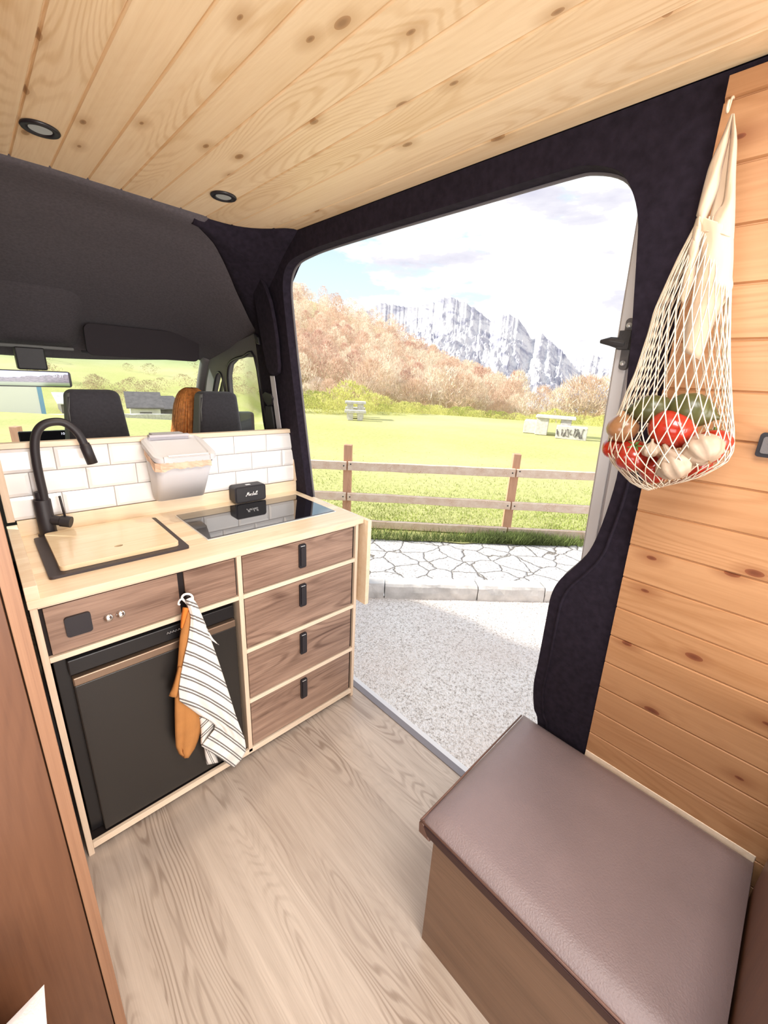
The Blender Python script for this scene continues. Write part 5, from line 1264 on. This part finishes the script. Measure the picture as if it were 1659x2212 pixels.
# huts and caravan seen through the windscreen
def hut(az, r, w_, d_, h_, rot, lab, roofm, wallm):
    z = terrain(az, r)-.3; p = Vector(pol(az, r, z)); t = thing('farm_shed', tuple(p), lab, 'shed'); c, s = math.cos(rot), math.sin(rot)
    W = lambda a, b, zz: (p.x+a*c-b*s, p.y+a*s+b*c, z+zz)
    mb = MB(); mb.hexa([W(-w_/2, -d_/2, 0), W(w_/2, -d_/2, 0), W(w_/2, d_/2, 0), W(-w_/2, d_/2, 0), W(-w_/2, -d_/2, h_*.55), W(w_/2, -d_/2, h_*.55), W(w_/2, d_/2, h_), W(-w_/2, d_/2, h_)]); mb.build('walls', wallm, t)
    mb = MB(); n_ = 6
    for k in range(n_):
        a0 = k/n_; a1 = (k+.9)/n_; e = .25
        y0, y1 = -d_/2-e+(d_+2*e)*a0, -d_/2-e+(d_+2*e)*a1; z0, z1 = h_*.55+(h_*.45)*a0+.05, h_*.55+(h_*.45)*a1+.12
        mb.hexa([W(-w_/2-e, y0, z0), W(w_/2+e, y0, z0), W(w_/2+e, y1, z1-.05), W(-w_/2-e, y1, z1-.05), W(-w_/2-e, y0, z0+.07), W(w_/2+e, y0, z0+.07), W(w_/2+e, y1, z1+.04), W(-w_/2-e, y1, z1+.04)])
    mb.build('roof', roofm, t)
    MB().hexa([W(-.4, -d_/2-.05, 0), W(.4, -d_/2-.05, 0), W(.4, -d_/2, 0), W(-.4, -d_/2, 0), W(-.4, -d_/2-.05, h_*.45), W(.4, -d_/2-.05, h_*.45), W(.4, -d_/2, h_*.45), W(-.4, -d_/2, h_*.45)]).build('door', M['hut_dark'], t)
hut(14.6, 38, 2.0, 1.6, 2.3, -.2, 'stone shed with slatted grey roof just right of the left headrest', M['hut_dark'], M['hut_light'])
hut(16.6, 40, 2.3, 1.8, 1.9, .15, 'low timber shed with dark roof between the two headrests', M['hut_dark'], M['hut_dark'])
hut(18.8, 42, 2.4, 1.8, 1.7, -.15, 'low shed with pale roof just left of the red hair', M['hut_light'], M['hut_dark'])
hut(8.3, 44, 2.6, 1.8, 1.6, 0, 'low grey stone shed to the right of the white caravan', M['hut_light'], M['hut_dark'])
t = thing('caravan', (pol(2.6, 38, terrain(2.6, 38))), 'white caravan with blue corner stripe parked outside the windscreen', 'caravan')
p = Vector(pol(2.6, 38, terrain(2.6, 38))); 
bx('body', (p.x-3.2, p.x+1.75, p.y-1, p.y+1.2, p.z+.45, p.z+2.55), M['tile'], t, bevel=.12, seg=4)
bx('corner_stripe', (p.x+1.52, p.x+1.77, p.y-1.03, p.y-.9, p.z+.5, p.z+2.5), M['blue_paint'], t, bevel=.02)
bx('chassis', (p.x-3.1, p.x+1.9, p.y-.95, p.y+1.1, p.z+.25, p.z+.45), M['hut_dark'], t)
for dx in (-2, .4): MB().lathe((p.x+dx, p.y-1.0, p.z+.3), [(.3, 0), (.3, .2), (0, .2)], 20, (0, 1, 0)).build('wheel', M['dark_plastic'], t)
# stone wall in front of the sheds
mb = MB(); rows = []
for k in range(21):
    az = 5.5+17*k/20; z = terrain(az, 34)
    rows.append([pol(az, 34, z-.3), pol(az, 34, z+.55+random.uniform(-.05, .05)), pol(az, 34.5, z+.55), pol(az, 34.5, z-.3)])
mb.grid(rows); o = mb.build('stone_wall', M['stone']); props(o, 'low pale stone wall in front of the sheds beyond the windscreen', 'wall')
# ---- mountains
def ridge(name, tab, R0, R1, seed, m, lab, ncol=420, nrow=90, amp=1.0):
    A = [a for a, _ in tab]; Ev = [e for _, e in tab]; a0, a1 = A[0], A[-1]; V = []; 
    def fr(x, y, o=7):
        s = 0; w_ = 1; f = 1
        for _ in range(o):
            nn = 1-abs(mn.noise(Vector((x*f+seed, y*f, seed*1.7)))*2); s += w_*nn*nn; w_ *= .52; f *= 2.03
        return s
    rows = []
    for i in range(ncol+1):
        az = a0+(a1-a0)*i/ncol; e = float(np.interp(az, A, Ev)); e += .0035*amp*(fr(az*1.3, 0, 5)-1.2)
        row = []
        for j in range(nrow+1):
            t_ = j/nrow
            r = R0+(R1-R0)*t_ if t_ <= .8 else R0+(R1-R0)*t_
            top = e*R1*1.0
            if t_ <= .8: q = (t_/.8); h = -.09*R0+(top+.09*R0)*q**1.25
            else: q = (t_-.8)/.2; h = top*(1-.6*q)
            env = math.sin(math.pi*min(1, t_/.8))**.7 if t_ <= .8 else .0
            h += amp*R1*(.009*(fr(az*.45+t_*1.5, t_*3.0+az*.05)-1.25)+.010*(fr(az*.35+5, t_*9-az*.2)-1.25))*env
            # gullies displace columns sideways too
            azz = az+amp*.25*env*(mn.noise(Vector((az*1.1, t_*7, seed)))+.5*mn.noise(Vector((az*3.1, t_*15, seed))))
            rr = R0+(R1-R0)*t_
            row.append(pol(azz, rr, 1.5+h*(rr/R1) if t_ <= .8 else 1.5+h))
        # keep ridge elevation exact at t=.8
        rows.append(row)
    mb = MB(); mb.grid(rows); o = mb.build(name, m); return props(o, lab, 'mountain')
def azel(u, v):
    d = ray(u, v); return math.degrees(math.atan2(d[0], d[1])), d[2]/math.hypot(d[0], d[1])
tab = [azel(u, v) for u, v in ((600, 720), (700, 700), (800, 676), (822, 664), (850, 667), (880, 673), (905, 672), (935, 664), (955, 657), (975, 654), (995, 662), (1010, 668), (1030, 678), (1045, 694), (1060, 700), (1080, 690), (1100, 689), (1118, 696), (1132, 716), (1150, 740), (1160, 732), (1170, 724), (1182, 738), (1200, 752), (1220, 768), (1240, 792), (1265, 818), (1300, 842), (1340, 868), (1500, 905))]
tab[0] = (tab[0][0]-2, tab[0][1])
ridge('mountain', tab, 900, 1900, 3.3, M['rock'], 'jagged pale limestone mountain with snow behind the wooded hill')
tab = [azel(u, v) for u, v in ((1150, 800), (1220, 790), (1250, 772), (1265, 776), (1280, 764), (1295, 772), (1310, 768), (1330, 762), (1360, 775), (1420, 770), (1600, 800))]
ridge('mountain', tab, 2400, 4200, 9.1, M['rock'], 'faint snowy mountain far away at the right of the doorway', 160, 50, .8)
